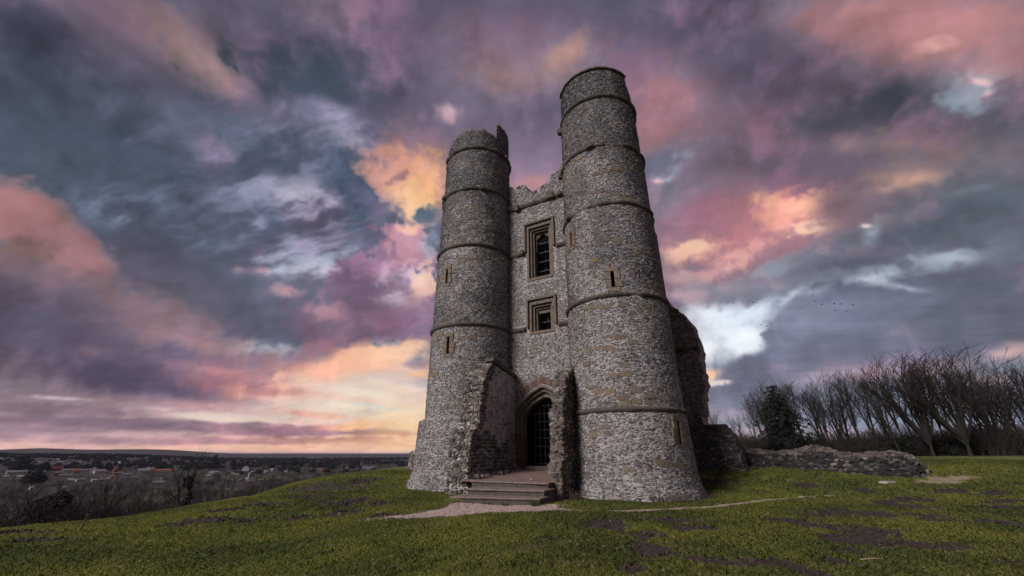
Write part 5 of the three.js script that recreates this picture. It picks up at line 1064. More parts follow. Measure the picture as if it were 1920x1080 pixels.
function tree(name, label, kind, [x, y, z], h, turn, group, twigMat = twig, wide = 1) {
  const t = thing(name, label, 'tree', [x, y, z], turn, group), s = h / 10;
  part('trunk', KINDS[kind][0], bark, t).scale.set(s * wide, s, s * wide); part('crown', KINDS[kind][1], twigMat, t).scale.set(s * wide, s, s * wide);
  return t;
}

// the row of bare trees on the right: x, d, height
const ROW = [

  [47.4, 41.0, 8.1],
  [44.0, 39.0, 8.3],
  [46.9, 43.0, 9.8],
  [39.8, 38.0, 9.4],
  [42.1, 42.0, 9.6],
  [38.5, 40.0, 9.4],
  [40.2, 44.0, 9.9],
  [35.5, 40.0, 8.2],
  [38.9, 46.0, 9.7],
  [38.6, 48.0, 9.6],
  [38.0, 50.0, 9.5],
  [37.4, 52.0, 9.3],
  [36.8, 54.0, 9.0],
  [37.4, 58.0, 9.8],
  [37.1, 62.0, 8.5],
  [37.3, 66.0, 7.3],
  [37.0, 70.0, 6.7],
  [35.2, 72.0, 6.9],
  [33.7, 74.0, 7.4],
  [49.8, 42.0, 9.1],
  [49.4, 40.0, 9.0],
  [58.8, 52.0, 10.1],
  [51.2, 52.0, 10.2],
  [49.0, 56.0, 10.3],
  [48.2, 62.0, 10.1],
  [47.1, 64.0, 9.6],
];
{
  { const k = chance(77); for (let i = 0; i < 26; i++) { const x = 30 + 32 * (i + k()) / 26; ROW.push([x, lerp(52, 40, (x - 30) / 32) + 6 * k(), 6.2 + 2.6 * k()]); } }
  const special = { 3: 'largest bare tree of the row, with a broad fan of black branches', 5: 'slender bare tree leaning left beside the largest tree of the row', 8: 'bare tree leaning left just past the end of the low ruined wall' };
  ROW.filter(([x, d]) => !(d < 52 && x / d < 0.71)).forEach(([x, d, h]) => {
    const i = ROW.findIndex((q) => q[0] === x && q[1] === d);
    const far = d > 53, slim = i > 25, kind = i === 3 ? 0 : slim ? [2, 1, 2, 3][i % 4] : [1, 2, 3, 1, 2, 0, 2, 1][i % 8], k = chance(900 + i);
    tree('bare_tree', special[i] ?? (slim ? 'slim young bare tree in the row' : far ? 'smaller bare tree behind the low ruined wall' : 'tall bare winter tree at the field edge'), kind, [x, (d < 60 ? H(x, d) : 1.2) - 0.1, -d], h * 1.04, (k() - 0.5) * 2.2, special[i] ? undefined : slim ? 'slim young bare trees in the row' : far ? 'smaller bare trees behind the low ruined wall' : 'bare trees in the tall row', far ? twigPale : twig, i === 3 ? 1.2 : slim ? 0.75 : 1);
  });
  // dark fir among them
  const fir = thing('fir_tree', 'dark evergreen fir tree among the bare trees behind the low ruined wall', 'tree', [30.2, 1.1, -48]), tk = Tubes(), r = chance(66), P = [];
  tk.add([new THREE.Vector3(0, -0.2, 0), new THREE.Vector3(0, 4, 0), new THREE.Vector3(0.05, 8.1, 0)], [0.2, 0.12, 0.02], 7);
  const bodies = [];
  for (let y = 0.7; y < 7.7; y += 0.4) { const n = y > 6.5 ? 4 : 8, reach = 4.3 * Math.pow(1 - y / 8.1, 0.9) + 0.12; for (let k = 0; k < n; k++) { const a = k / n * 6.283 + r() * 0.8, l = reach * (0.5 + 0.75 * r()); tk.add([new THREE.Vector3(0, y, 0), new THREE.Vector3(Math.cos(a) * l * 0.6, y + 0.05, Math.sin(a) * l * 0.6), new THREE.Vector3(Math.cos(a) * l, y - 0.25 * l, Math.sin(a) * l)], [0.035, 0.022, 0.008], 3); for (let q = 0.25; q <= 1; q += 0.22) bodies.push([Math.cos(a) * l * q, y + 0.03 - 0.22 * l * q * q, Math.sin(a) * l * q, 0.5 * (1.15 - q * 0.6) * (1.1 - y / 9), 0.17, 0.5 * (1.15 - q * 0.6) * (1.1 - y / 9)]); } }
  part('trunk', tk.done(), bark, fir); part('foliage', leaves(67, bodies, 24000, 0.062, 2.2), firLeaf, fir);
  // the tangle under the trees: brambles, saplings and ivy, one mass
  const g = Tubes(), q = chance(91), V = (a, b, c) => new THREE.Vector3(a, b, c);
  for (let k = 0; k < 46; k++) { const a = q() * 6.283, b = 0.15 + 0.5 * q(), h = 0.8 + 1.7 * q(), p0 = V((q() - 0.5) * 1.4, -0.1, (q() - 0.5) * 1.4), p1 = p0.clone().add(V(Math.cos(a) * b * h * 0.4, h * 0.6, Math.sin(a) * b * h * 0.4)), p2 = p1.clone().add(V(Math.cos(a) * b * h * 0.6, h * 0.35, Math.sin(a) * b * h * 0.6)); g.add([p0, p1, p2], [0.018, 0.012, 0.005], 3); for (let w = 0; w < 5; w++) { const s = p0.clone().lerp(p2, 0.4 + 0.6 * q()), e = s.clone().add(V((q() - 0.5) * 0.8, 0.1 + 0.4 * q(), (q() - 0.5) * 0.8)); g.add([s, e], [0.008, 0.003], 3); } }
  const bush = g.done(), leafy = leaves(92, [[0, 0.5, 0, 0.9, 0.6, 0.9], [0.4, 0.9, 0.2, 0.5, 0.5, 0.5]], 700, 0.06), spots = [], spots2 = [];
  for (let k = 0; k < 900; k++) { const x = lerp(22, 68, q()), d = 39 + 26 * q() - 0.06 * (x - 24) + Math.max(0, 44 - x) * 0.5; (q() < 0.7 ? spots : spots2).push([x, Math.max(38, d), 0.45 + 0.85 * q() * (x > 38 ? 1.25 : 0.9), q() * 6.283]); }
  const under = (geo, mat, list, name) => { const m = new THREE.InstancedMesh(geo, mat, list.length); m.name = name; m.userData.kind = 'stuff'; m.userData.label = 'dark tangled undergrowth below the row of bare trees'; list.forEach(([x, d, s, a], i) => { _m.compose(_v.set(x, H(x, Math.min(d, 58)) - 0.05, -d), _q.setFromAxisAngle(new THREE.Vector3(0, 1, 0), a), _s.set(s, s, s)); m.setMatrixAt(i, _m); }); scene.add(m); };
  under(bush, twig, spots, 'undergrowth'); under(leafy, ivyLeaf, spots2, 'undergrowth_ivy');
}

// ------------------------------------------------------------------ the valley, the wooded ridge and the hills
function T(x, d) {
  const D = Math.hypot(x, d), az = Math.atan2(x, d) / DEG, g = (c, w) => Math.exp(-(((az - c) / w) ** 2));
  let y = -46 * (1 - Math.exp(-Math.max(0, D - 20) / 130)) - 4 * (1 - ss(60, 110, D)) + (50 - 12 * ss(-52, -48, az) - 24 * ss(-44, -30, az)) * ss(1250, 2700, D) - 8 * ss(2800, 4200, D);
  return y + ss(4200, 6200, D) * (18 + 38 * g(-47.5, 3.2) + 44 * g(-39.5, 5.5) + 14 * g(-28, 9) + 6 * g(-18, 8));
}
{
  const NA = 420, NR = 150, at = (i, j) => { const a = (i / NA) * 2 * Math.PI, R = 14 * Math.pow(26000 / 14, j / NR), x = Math.sin(a) * R, d = Math.cos(a) * R; return [x, d, R]; };
  const g = sheet(NA, NR, (i, j) => { const [x, d, R] = at(i % NA, j); return [x, T(x, d) + fbm(x * 0.004, d * 0.004, 5, 4) * Math.min(5, R * 0.006) - 5 * (1 - ss(24, 40, R)), -d]; }, (i, j) => { const [x, d] = at(i, j); return [x / 60, d / 60]; });
  const c = new Float32Array(g.attributes.position.count * 3), p = g.attributes.position;
  for (let i = 0; i < p.count; i++) { const x = p.getX(i), d = -p.getZ(i), R = Math.hypot(x, d), f = ss(0.08, 0.16, fbm(Math.round(x / 140) * 0.9, Math.round(d / 190) * 0.9, 3, 2) + 0.02 * noise3(x * 0.02, 1, d * 0.02)) * ss(300, 800, R), n = 1 + 0.5 * fbm(x * 0.03, d * 0.03, 1, 3); c.set([lerp(0.019, 0.034, f) * n, lerp(0.0125, 0.044, f) * n, lerp(0.009, 0.015, f) * n], i * 3); }
  g.setAttribute('color', new THREE.BufferAttribute(c, 3));
  struct('valley_ground', g, std({ vertexColors: true, roughness: 1 }));
}
const HOUSES = [
  [-1160, 1043, 33.2, 6.0, 'long_white'],
  [-1111, 1043, 21.1, 6.0, 'long_pale'],
  [-1178, 1073, 6.2, 7.7, 'white'],
  [-1171, 1134, 31.1, 11.4, 'red_barn'],
  [-1104, 1108, 28.8, 8.0, 'long_cream'],
  [-1058, 1081, 12.5, 9.4, 'orange'],
  [-1070, 1117, 35.5, 8.1, 'long_cream'],
  [-1043, 1108, 11.2, 12.8, 'white_gable'],
  [-1003, 1081, 18.8, 9.4, 'white'],
  [-1006, 1099, 9.5, 4.8, 'orange'],
  [-1029, 1153, 8.3, 10.0, 'red'],
  [-958, 1157, 23.4, 8.4, 'long_white'],
  [-976, 1190, 8.6, 12.0, 'white_gable'],
  [-955, 1176, 11.9, 10.2, 'brick'],
  [-930, 1185, 37.6, 6.8, 'long_orange'],
  [-939, 1060, 15.3, 4.6, 'brick'],
  [-892, 1031, 17.9, 4.5, 'long_pale'],
  [-1035, 914, 8.0, 5.3, 'white'],
  [-983, 893, 9.1, 6.5, 'white'],
  [-1005, 987, 14.3, 10.0, 'brick'],
  [-964, 963, 19.6, 5.6, 'long_pale'],
  [-774, 786, 8.0, 6.9, 'white'],
  [-786, 815, 10.7, 5.9, 'grey'],
  [-760, 815, 7.1, 4.7, 'white'],
  [-745, 815, 7.1, 5.9, 'brick'],
  [-766, 848, 8.6, 4.9, 'long_pale'],
  [-807, 900, 7.8, 6.5, 'orange'],
  [-588, 746, 15.2, 5.4, 'long_pale'],
  [-674, 861, 3.8, 3.8, 'white'],
  [-680, 638, 3.7, 4.7, 'white'],
  [-655, 659, 4.8, 2.9, 'white'],
  [-1481, 1385, 7.9, 4.0, 'white'],
  [-1423, 1391, 8.0, 6.0, 'white'],
  [-1529, 1482, 8.5, 6.3, 'white'],
  [-1372, 1396, 10.0, 6.0, 'white'],
  [-1257, 1385, 9.9, 6.0, 'white'],
  [-1269, 1413, 12.1, 6.1, 'white'],
  [-1273, 1430, 8.2, 8.2, 'white'],
  [-1225, 1385, 11.9, 6.0, 'pale'],
  [-1650, 1419, 8.1, 6.1, 'white'],
  [-1301, 1574, 9.0, 6.7, 'red'],
  [-767, 1279, 16.6, 12.9, 'white_gable'],
  [-681, 1171, 8.5, 5.1, 'white'],
  [-740, 1094, 7.9, 6.3, 'white'],
  [-759, 1139, 9.9, 4.9, 'white'],
  [-651, 956, 6.9, 5.5, 'pale'],
  [-673, 1073, 6.2, 4.7, 'pale'],
  [-632, 1023, 10.4, 4.4, 'pale'],
  [-559, 956, 9.7, 12.5, 'brick_white'],
  [-637, 1153, 8.3, 6.7, 'white'],
  [-662, 1224, 7.1, 8.8, 'pale'],
  [-601, 1181, 8.5, 5.1, 'white'],
  [-494, 815, 5.9, 5.9, 'pale'],
  [-492, 831, 6.0, 6.0, 'white'],
  [-452, 773, 6.8, 4.5, 'brick'],
  [-448, 798, 7.0, 5.8, 'brick'],
  [-450, 1391, 32.0, 8.0, 'long_pale'],
  [-463, 1385, 8.0, 8.0, 'pale'],
  [-514, 1380, 9.9, 7.9, 'brick'],
  [-537, 1244, 10.8, 9.0, 'brick'],
];
const VALLEY_TREES = [
  [-1174, 1060, 42.9, 39.8, 'cedar'],
  [-1175, 1112, 25.7, 22.4, 'dark'],
  [-1162, 1081, 25.0, 14.0, 'bare'],
  [-1077, 1153, 13.3, 18.3, 'dark'],
  [-1078, 1176, 13.6, 13.6, 'dark'],
  [-1069, 1181, 20.4, 11.9, 'dark'],
  [-1064, 1200, 17.3, 8.6, 'dark'],
  [-1237, 1204, 20.8, 15.6, 'dark'],
  [-1174, 1157, 13.3, 13.3, 'dark'],
  [-1035, 1234, 17.8, 21.3, 'dark'],
  [-1046, 1229, 24.8, 15.9, 'bare'],
  [-971, 1219, 17.6, 17.6, 'dark'],
  [-975, 1239, 17.8, 23.2, 'dark'],
  [-945, 1224, 17.6, 17.6, 'dark'],
  [-748, 700, 28.6, 24.6, 'dark'],
  [-1844, 1705, 9.7, 14.5, 'dark'],
  [-886, 1315, 22.7, 41.6, 'dark'],
  [-924, 1347, 15.5, 19.4, 'dark'],
  [-913, 1447, 20.8, 22.9, 'dark'],
  [-932, 1549, 20.0, 20.0, 'dark'],
  [-999, 1767, 10.1, 17.7, 'conifer'],
  [-1010, 1803, 10.3, 18.0, 'conifer'],
  [-963, 1746, 12.5, 12.5, 'conifer'],
  [-793, 1543, 11.1, 19.9, 'dark'],
  [-745, 1506, 30.3, 25.9, 'dark'],
  [-724, 1512, 8.7, 17.4, 'conifer'],
  [-697, 1494, 17.2, 25.8, 'bare'],
  [-588, 1549, 17.8, 22.2, 'bare'],
  [-583, 1580, 18.1, 22.7, 'bare'],
  [-551, 1586, 11.4, 22.8, 'conifer'],
  [-548, 1530, 13.2, 13.2, 'dark'],
  [-622, 1436, 28.9, 16.5, 'dark'],
  [-590, 1442, 24.9, 16.6, 'dark'],
  [-426, 1524, 39.4, 30.7, 'bare'],
  [-411, 1586, 45.5, 38.7, 'bare'],
  [-371, 1482, 21.3, 21.3, 'dark'],
  [-446, 1494, 30.1, 19.3, 'bare'],
  [-1702, 1671, 9.5, 11.9, 'dark'],
  [-1403, 1698, 7.3, 12.1, 'conifer'],
  [-1419, 1732, 7.4, 14.8, 'conifer'],
];
{
  // houses of the valley town, each with walls, a pitched roof and what else can be made out
  const C = (...c) => std({ color: new THREE.Color(...c), roughness: 0.8 }), wallM = { white: C(0.42, 0.4, 0.41), pale: C(0.24, 0.22, 0.21), cream: C(0.4, 0.29, 0.22), brick: C(0.2, 0.1, 0.075), orange: C(0.26, 0.13, 0.08), grey: C(0.3, 0.3, 0.31) }, roofM = { slate: C(0.14, 0.14, 0.16), tile: C(0.24, 0.06, 0.045), brown: C(0.16, 0.09, 0.07), light: C(0.26, 0.25, 0.26), orange: C(0.24, 0.1, 0.06) }, dark = C(0.03, 0.03, 0.035);
  const gable = (w, h, l) => { const s = new THREE.Shape([new THREE.Vector2(-w / 2, 0), new THREE.Vector2(w / 2, 0), new THREE.Vector2(0, h)]); return new THREE.ExtrudeGeometry(s, { depth: l, bevelEnabled: false }).translate(0, 0, -l / 2); };
  const words = { long_white: ['long low white building with a pale roof in the valley town', 'white', 'light'], long_pale: ['long low pale building in the valley', 'pale', 'slate'], red_barn: ['large red roofed building in the valley town', 'brick', 'tile'], long_cream: ['long cream building with a grey roof in the valley town', 'cream', 'slate'], orange: ['small orange building in the valley town', 'orange', 'orange'], white_gable: ['white house turning its gable end in the valley', 'white', 'light'], white: ['small white house among the valley trees', 'white', 'light'], pale: ['small pale house among the valley trees', 'pale', 'light'], grey: ['small grey house among the valley trees', 'grey', 'slate'], brick: ['small brick house among the valley trees', 'brick', 'brown'], brick_white: ['tall pale fronted house between dark trunks in the valley', 'pale', 'slate'], red: ['small red house standing alone in the valley', 'brick', 'tile'], long_orange: ['long building with an orange roof in the valley', 'cream', 'orange'] };
  const own = { 0: 'long white building farthest left in the valley town, below the cedar', 17: 'long white building with a bright front left of a brick house', 4: 'long cream building just right of the large red roof', 7: 'second long cream building, right of a small orange gable', 8: 'white gabled house at the right end of the long cream buildings', 9: 'white two storey building with dark windows in the valley town' };
  HOUSES.forEach(([x, d, w, h, kind], i) => {
    const k = chance(300 + i), [label, wm, rm] = words[kind], many = HOUSES.filter((q) => q[4] === kind).length > 1 && !own[i], len = Math.max(5, Math.min(w, 9)), face = Math.atan2(-x, d), flat = /^long|barn|orange$/.test(kind), wh = h * (flat ? 0.5 : 0.6);
    const t = thing('house', own[i] ?? label, 'house', [x, T(x, d) - 0.6, -d], face + (k() - 0.5) * 0.5, many ? label.replace(/^(small|long)/, '$1').replace(/house/, 'houses') : undefined);
    part('wall', new THREE.BoxGeometry(w, wh + 0.6, len).translate(0, (wh + 0.6) / 2, 0), wallM[wm], t);
    const end = kind === 'white_gable' || kind === 'brick_white', roof = part('roof', end ? gable(w * 1.06, h - wh, len * 1.08) : gable(len * 1.1, h - wh, w * 1.04).rotateY(Math.PI / 2), roofM[rm], t); roof.position.y = wh + 0.6;
    if (end) part('gable', gable(w * 0.98, (h - wh) * 0.93, 0.2).translate(0, wh + 0.6, len * 0.54 + 0.12), wallM[wm], t);
    if (k() < 0.6) part('chimney', new THREE.BoxGeometry(0.8, 1.6, 0.8).translate(w * 0.3, h - wh + (end ? -h * 0.1 : 0), 0), wallM.brick, roof);
    for (let q = 0; q < Math.max(2, Math.min(7, Math.round(w / 4))); q++) part('window', new THREE.BoxGeometry(1.1, 1.3, 0.12).translate(-w / 2 + (q + 0.5) * w / Math.max(2, Math.min(7, Math.round(w / 4))), wh * 0.55 + 0.6, len / 2 + 0.05), dark, t);
  });
  // trees that can be told apart in the valley
  const darkBall = leaves(401, [[0, 5.4, 0, 3.6, 3.4, 3.6], [1.6, 3.8, 1, 2.8, 2.4, 2.8], [-1.8, 4.2, -0.6, 2.8, 2.6, 2.8], [0.3, 8, 0.2, 2.2, 2, 2.2]], 2200, 0.3), cedarLeaf = leaves(402, [[0, 8.6, 0, 2.6, 0.8, 2.6], [1.2, 7, 0, 3.8, 0.8, 3.2], [-1.6, 5.8, 0.4, 4, 0.8, 3.4], [1.4, 4.2, 0.2, 4.6, 0.8, 4], [-0.8, 2.8, 0, 5, 0.8, 4.2]], 2400, 0.28), coneLeaf = leaves(403, [[0, 2, 0, 2.2, 1.6, 2.2], [0, 4.2, 0, 1.7, 1.6, 1.7], [0, 6.4, 0, 1.1, 1.6, 1.1], [0, 8.6, 0, 0.5, 1.5, 0.5]], 1300, 0.26), tr = Tubes(); tr.add([new THREE.Vector3(0, -1, 0), new THREE.Vector3(0, 5, 0), new THREE.Vector3(0, 8, 0)], [0.45, 0.3, 0.08], 6); const trunkG = tr.done();
  VALLEY_TREES.forEach(([x, d, w, h, kind], i) => {
    const label = { cedar: 'broad layered dark cedar rising above the valley town', dark: 'dark round evergreen tree in the valley', conifer: 'small pointed conifer on the far valley side', bare: 'bare brown tree in the far part of the valley' }[kind], t = thing(kind === 'bare' ? 'bare_tree' : kind === 'cedar' ? 'cedar_tree' : 'evergreen_tree', label, 'tree', [x, T(x, d) - 0.5, -d], i, kind === 'cedar' ? undefined : label.replace('tree', 'trees')), s = h / 10, sw = w / (kind === 'conifer' ? 4.4 : kind === 'cedar' ? 10 : 8.6);
    if (kind === 'bare') { part('trunk', KINDS[3][0], bark, t).scale.set(sw, s, sw); part('crown', KINDS[3][1], twig, t).scale.set(sw, s, sw); }
    else { part('trunk', trunkG, bark, t).scale.set(sw, s, sw); part('foliage', kind === 'cedar' ? cedarLeaf : kind === 'conifer' ? coneLeaf : darkBall, evergreen, t).scale.set(sw, s, sw); }
  });
  // nearer trees on the slope below the brow
  const ivy = thing('bare_tree', 'tall bare tree with an ivy covered trunk beyond the grassy brow on the left', 'tree', [-44.9, -13.2, -62], 0.3), it = bareTree(7, { stems: 2, fork: 0.42, spread: 0.62, lean: [0.06, 0], limbs: 5, branch: 4, twigs: 4, r0: 0.3, thin: 1.5 });
  part('trunk', it[0], bark, ivy).scale.set(1.2, 1.55, 1.2); part('crown', it[1], twig, ivy).scale.set(1.2, 1.55, 1.2);
  part('ivy', leaves(408, [[0, 2, 0, 1.2, 2.4, 1.2], [0.1, 4.6, 0, 0.8, 2.2, 0.8], [0.25, 7, 0, 0.62, 2, 0.62], [0.6, 8.8, 0, 0.5, 1.2, 0.5], [0.2, 11, 0.2, 0.7, 0.8, 0.7]], 5200, 0.085), ivyLeaf, ivy);
  const bush = (label, [x, y, d], bodies, n, seed, s = 0.075) => { const t = thing('evergreen_bush', label, 'bush', [x, y, -d]); part('foliage', leaves(seed, bodies, n, s), ivyLeaf, t); const b = Tubes(), q = chance(seed); for (let k = 0; k < 7; k++) b.add([new THREE.Vector3(0, 0, 0), new THREE.Vector3((q() - 0.5) * 2, bodies[0][1] + q(), (q() - 0.5) * 2)], [0.07, 0.02], 5); part('stem', b.done(), bark, t); };
  bush('tall dark evergreen bush standing below the lawn edge on the far left', [-40.2, -6.2, 40], [[0, 1.8, 0, 1.2, 1.6, 1.2], [0.35, 3.6, 0, 0.9, 1.1, 0.9], [-0.6, 2.4, 0.3, 0.9, 1.2, 0.9], [0.2, 0.9, 0, 1.4, 1, 1.4]], 8000, 421);
  bush('lower dark evergreen bush right of the tall dark bush', [-42.2, -6.6, 44], [[0, 1.6, 0, 0.9, 1.7, 0.9], [1.2, 0.9, 0.3, 1.2, 1.1, 1], [-0.9, 0.8, 0, 1, 1, 1], [0.2, 2.8, 0.1, 0.5, 0.9, 0.5]], 6500, 422);
  bush('small round evergreen bush up slope of the tall dark bush', [-61.5, -6.6, 60], [[0, 1.4, 0, 1.5, 1.4, 1.5]], 3000, 423);
  // the bare woods that fill the slope and the valley floor, read as one brown mass
  const woodsOf = [bareTree(11, { stems: 4, spread: 0.75, limbs: 4, branch: 4, twigs: 4, r0: 0.17, thin: 2.2 }), bareTree(12, { stems: 5, fork: 0.12, spread: 0.8, limbs: 4, branch: 4, twigs: 4, r0: 0.14, thin: 2.2 })], r = chance(501);
  const mats = [std({ color: new THREE.Color(0.02, 0.012, 0.0075) }), std({ color: new THREE.Color(0.03, 0.018, 0.011) })];
  for (let v = 0; v < 2; v++) {
    const spots = [];
    for (let k = 0; k < 30000 && spots.length < 3800; k++) {
      const az = lerp(-72, -10, r()) * DEG, D = 46 * Math.pow(46, Math.pow(r(), 0.8)), x = Math.sin(az) * D, d = Math.cos(az) * D; if (x > -30 && D < 110) continue;
      if (HOUSES.some(([hx, hd, w]) => { const hl = Math.hypot(hx, hd), c = (x * hx + d * hd) / hl; return c < hl + 4 && c > hl * 0.86 && Math.abs(x * hd - d * hx) / hl < w * 0.6; }) && r() < 0.93) continue;
      if (fbm(x * 0.006, d * 0.006, 3, 3) > 0.24 && D > 250) continue;
      if (D < 75 && az / DEG > -40) continue;
      spots.push([x, d, (D < 120 ? 0.55 + 0.35 * r() : 0.75 + 0.5 * r()), r() * 6.283]);
    }
    const g = mergeGeometries(woodsOf[v]), m = new THREE.InstancedMesh(g, mats[v], spots.length); m.name = numbered('bare_woodland'); m.userData.kind = 'stuff'; m.userData.label = 'brown bare woods filling the slope and the valley on the left';
    spots.forEach(([x, d, s, a], i) => { const y = x > -60 && d < 95 && D2(x, d) < 95 ? Math.min(H(x, d), 99) : T(x, d); _m.compose(_v.set(x, Math.max(y, T(x, d)) - 0.4, -d), _q.setFromAxisAngle(new THREE.Vector3(0, 1, 0), a), _s.set(s * 1.15, s, s * 1.15)); m.setMatrixAt(i, _m); }); scene.add(m);
  }
  // far evergreen and mixed woods on the ridge
  const far = leaves(431, [[0, 3, 0, 3, 3, 3], [2.4, 2.4, 1, 2.4, 2.2, 2.4], [-2.2, 2.2, -1, 2.4, 2.2, 2.4]], 420, 0.6), spots = [];
  for (let k = 0; k < 14000 && spots.length < 5200; k++) { const az = lerp(-72, 60, r()) * DEG, D = 900 + 2300 * Math.sqrt(r()), x = Math.sin(az) * D, d = Math.cos(az) * D; if (fbm(x * 0.003, d * 0.003, 8, 3) > (D < 1500 ? -0.1 : 0.1)) continue; if (D < 1750 && HOUSES.some(([hx, hd, w]) => { const hl = Math.hypot(hx, hd), c = (x * hx + d * hd) / hl; return c < hl + 4 && c > hl * 0.9 && Math.abs(x * hd - d * hx) / hl < w * 0.6; })) continue; spots.push([x, d, 0.7 + 0.9 * r(), r() * 6.283]); }
  const m = new THREE.InstancedMesh(far, std({ color: new THREE.Color(0.018, 0.02, 0.016), side: THREE.DoubleSide }), spots.length); m.name = 'ridge_woodland'; m.userData.kind = 'stuff'; m.userData.label = 'dark woods along the far side of the valley and its ridge';
  spots.forEach(([x, d, s, a], i) => { _m.compose(_v.set(x, T(x, d) - 0.5, -d), _q.setFromAxisAngle(new THREE.Vector3(0, 1, 0), a), _s.set(s * 1.5, s * 1.3, s * 1.5)); m.setMatrixAt(i, _m); }); scene.add(m);
}

// ------------------------------------------------------------------ turf: short grazed grass near the viewer, thinning into the painted ground
{
  const blade = (seed, n, h, spreadR) => {
    const r = chance(seed), P = [], I = [], N = [];
    for (let k = 0; k < n; k++) {
      const a = r() * 6.283, q = spreadR * Math.sqrt(r()), x = Math.cos(a) * q, z = Math.sin(a) * q, t = r() * 6.283, w = 0.0035 + 0.003 * r(), hh = h * (0.5 + 0.8 * r()), lx = (r() - 0.5) * 1.3 * hh, lz = (r() - 0.5) * 1.3 * hh, i = P.length / 3, c = Math.cos(t) * w, s = Math.sin(t) * w;
      P.push(x - c, -0.01, z - s, x + c, -0.01, z + s, x + lx * 0.4 + c * 0.8, hh * 0.6, z + lz * 0.4 + s * 0.8, x + lx, hh, z + lz, x + lx * 0.4 - c * 0.8, hh * 0.6, z + lz * 0.4 - s * 0.8);
      for (let j = 0; j < 5; j++) N.push(lx, 1, lz); I.push(i, i + 1, i + 2, i, i + 2, i + 4, i + 4, i + 2, i + 3);
    }
    const g = new THREE.BufferGeometry(); g.setAttribute('position', new THREE.Float32BufferAttribute(P, 3)); g.setAttribute('normal', new THREE.Float32BufferAttribute(N, 3)); g.setIndex(I); return g;
  };
  const kinds = [blade(1, 16, 0.05, 0.075), blade(2, 22, 0.065, 0.1), blade(3, 12, 0.095, 0.06)], mat = std({ roughness: 0.8, side: THREE.DoubleSide }), r = chance(601), lists = [[], [], []];
  const keepOff = (x, d) => { const cx = x + 2.23, cd = d - 21.96, a = 0.8616 * cx - 0.5075 * cd, b = -0.5075 * cx - 0.8616 * cd; return Math.hypot(a, b) < 2.85 || Math.hypot(a - 8.2, b) < 2.55 || (a > 1.6 && a < 6.65 && b < 3.6 && b > -8) || (a > 2.9 && a < 6.7 && b < 5.7 && b > 0) || (a > -1 && a < 9.4 && b < 0 && b > -7) || (a > 9.2 && a < 11.9 && b < -4.1 && b > -6) || (a > 11.2 && a < 18.2 && b < -5.1 && b > -6.9); };
  for (let k = 0; k < 300000; k++) {
    const d = 5.2 + 25 * Math.pow(r(), 1.9), x = (r() * 2 - 1) * (d * 1.36 + 1.5); if (x < -16 || x > 30) continue;
    if (keepOff(x, d) || r() < mudAt(x, d) * 1.15 || wornAt(x, d) > 0.15) continue;
    if (x > -4.4 && x < 1.7 && d > 12.2 && d < 15.4 && inside(PATH_OUTLINE, x + 0.12 * noise3(x * 4, d * 4, 0.3), d + 0.1 * noise3(x * 4, d * 4, 5.3))) continue;
    const [t, f] = grassTone(x, d), long = fbm(x * 0.9, d * 0.9, 12, 3); if (f < -0.25 && r() < 0.5) continue;
    lists[long > 0.12 && r() < 0.5 ? 2 : r() < 0.5 ? 0 : 1].push([x, d, t, r(), long]);
  }
  const root = new THREE.Group(); root.name = 'grass'; root.userData.kind = 'stuff'; root.userData.label = 'short grazed green turf around the castle'; scene.add(root);
  lists.forEach((list, i) => {
    const m = new THREE.InstancedMesh(kinds[i], mat, list.length); m.name = numbered('grass_tuft'); m.userData.kind = 'stuff'; m.userData.label = 'short grazed green turf around the castle';
    list.forEach(([x, d, t, q, long], j) => {
      const s = (0.4 + 0.35 * q + 0.4 * Math.max(0, long)) * (1 + 0.012 * Math.max(0, d - 8)); _m.compose(_v.set(x, relief(x, d) - 0.004, -d), _q.setFromAxisAngle(new THREE.Vector3(0, 1, 0), q * 40), _s.set(s * 1.3, s * 0.75, s * 1.3)); m.setMatrixAt(j, _m);
      const straw = ss(0.1, 0.45, fbm(x * 0.8 + 9, d * 0.8, 1.1, 4)) * 0.6 + (q > 0.93 ? 0.5 : 0), v = 0.7 + 0.6 * ((q * 37) % 1), c = [lerp(0.085, 0.24, t), lerp(0.115, 0.255, t), lerp(0.018, 0.032, t)].map((e, n) => lerp(e, [0.2, 0.175, 0.07][n], straw) * v); m.setColorAt(j, new THREE.Color(...c));
    });
    root.add(m);
  });
  // loose gravel on the apron and its edges, and last year's leaves in the turf
  const peb = []; for (let k = 0; k < 5200; k++) { const x = -4.6 + 6.5 * r(), d = 12.1 + 3.3 * r(), inn = inside(PATH_OUTLINE, x, d); if (!inn && (toLine([...PATH_OUTLINE, PATH_OUTLINE[0]], x, d) > 0.22 || r() < 0.5)) continue; if (keepOff(x, d)) continue; peb.push([x, d, 0.006 + 0.014 * r() * r(), r()]); }
  const pm = new THREE.InstancedMesh(RUBBLE[1], std({ roughness: 0.95 }), peb.length); pm.name = 'gravel_pebbles'; pm.userData.kind = 'stuff'; pm.userData.label = 'loose pinkish gravel before the steps';
  peb.forEach(([x, d, s, q], i) => { _m.compose(_v.set(x, relief(x, d) + 0.01, -d), _q.setFromEuler(new THREE.Euler(q * 5, q * 30, 0)), _s.set(s * 1.3, s * 0.7, s)); pm.setMatrixAt(i, _m); const t = 0.45 + 0.9 * q; pm.setColorAt(i, new THREE.Color(0.42 * t, 0.33 * t, 0.3 * t)); }); scene.add(pm);
  const fallen = []; for (let k = 0; k < 1500; k++) { const d = 5.4 + 13 * r() * r(), x = (r() * 2 - 1) * (d * 1.36); if (x < -14 || keepOff(x, d)) continue; fallen.push([x, d, 0.012 + 0.016 * r(), r()]); }
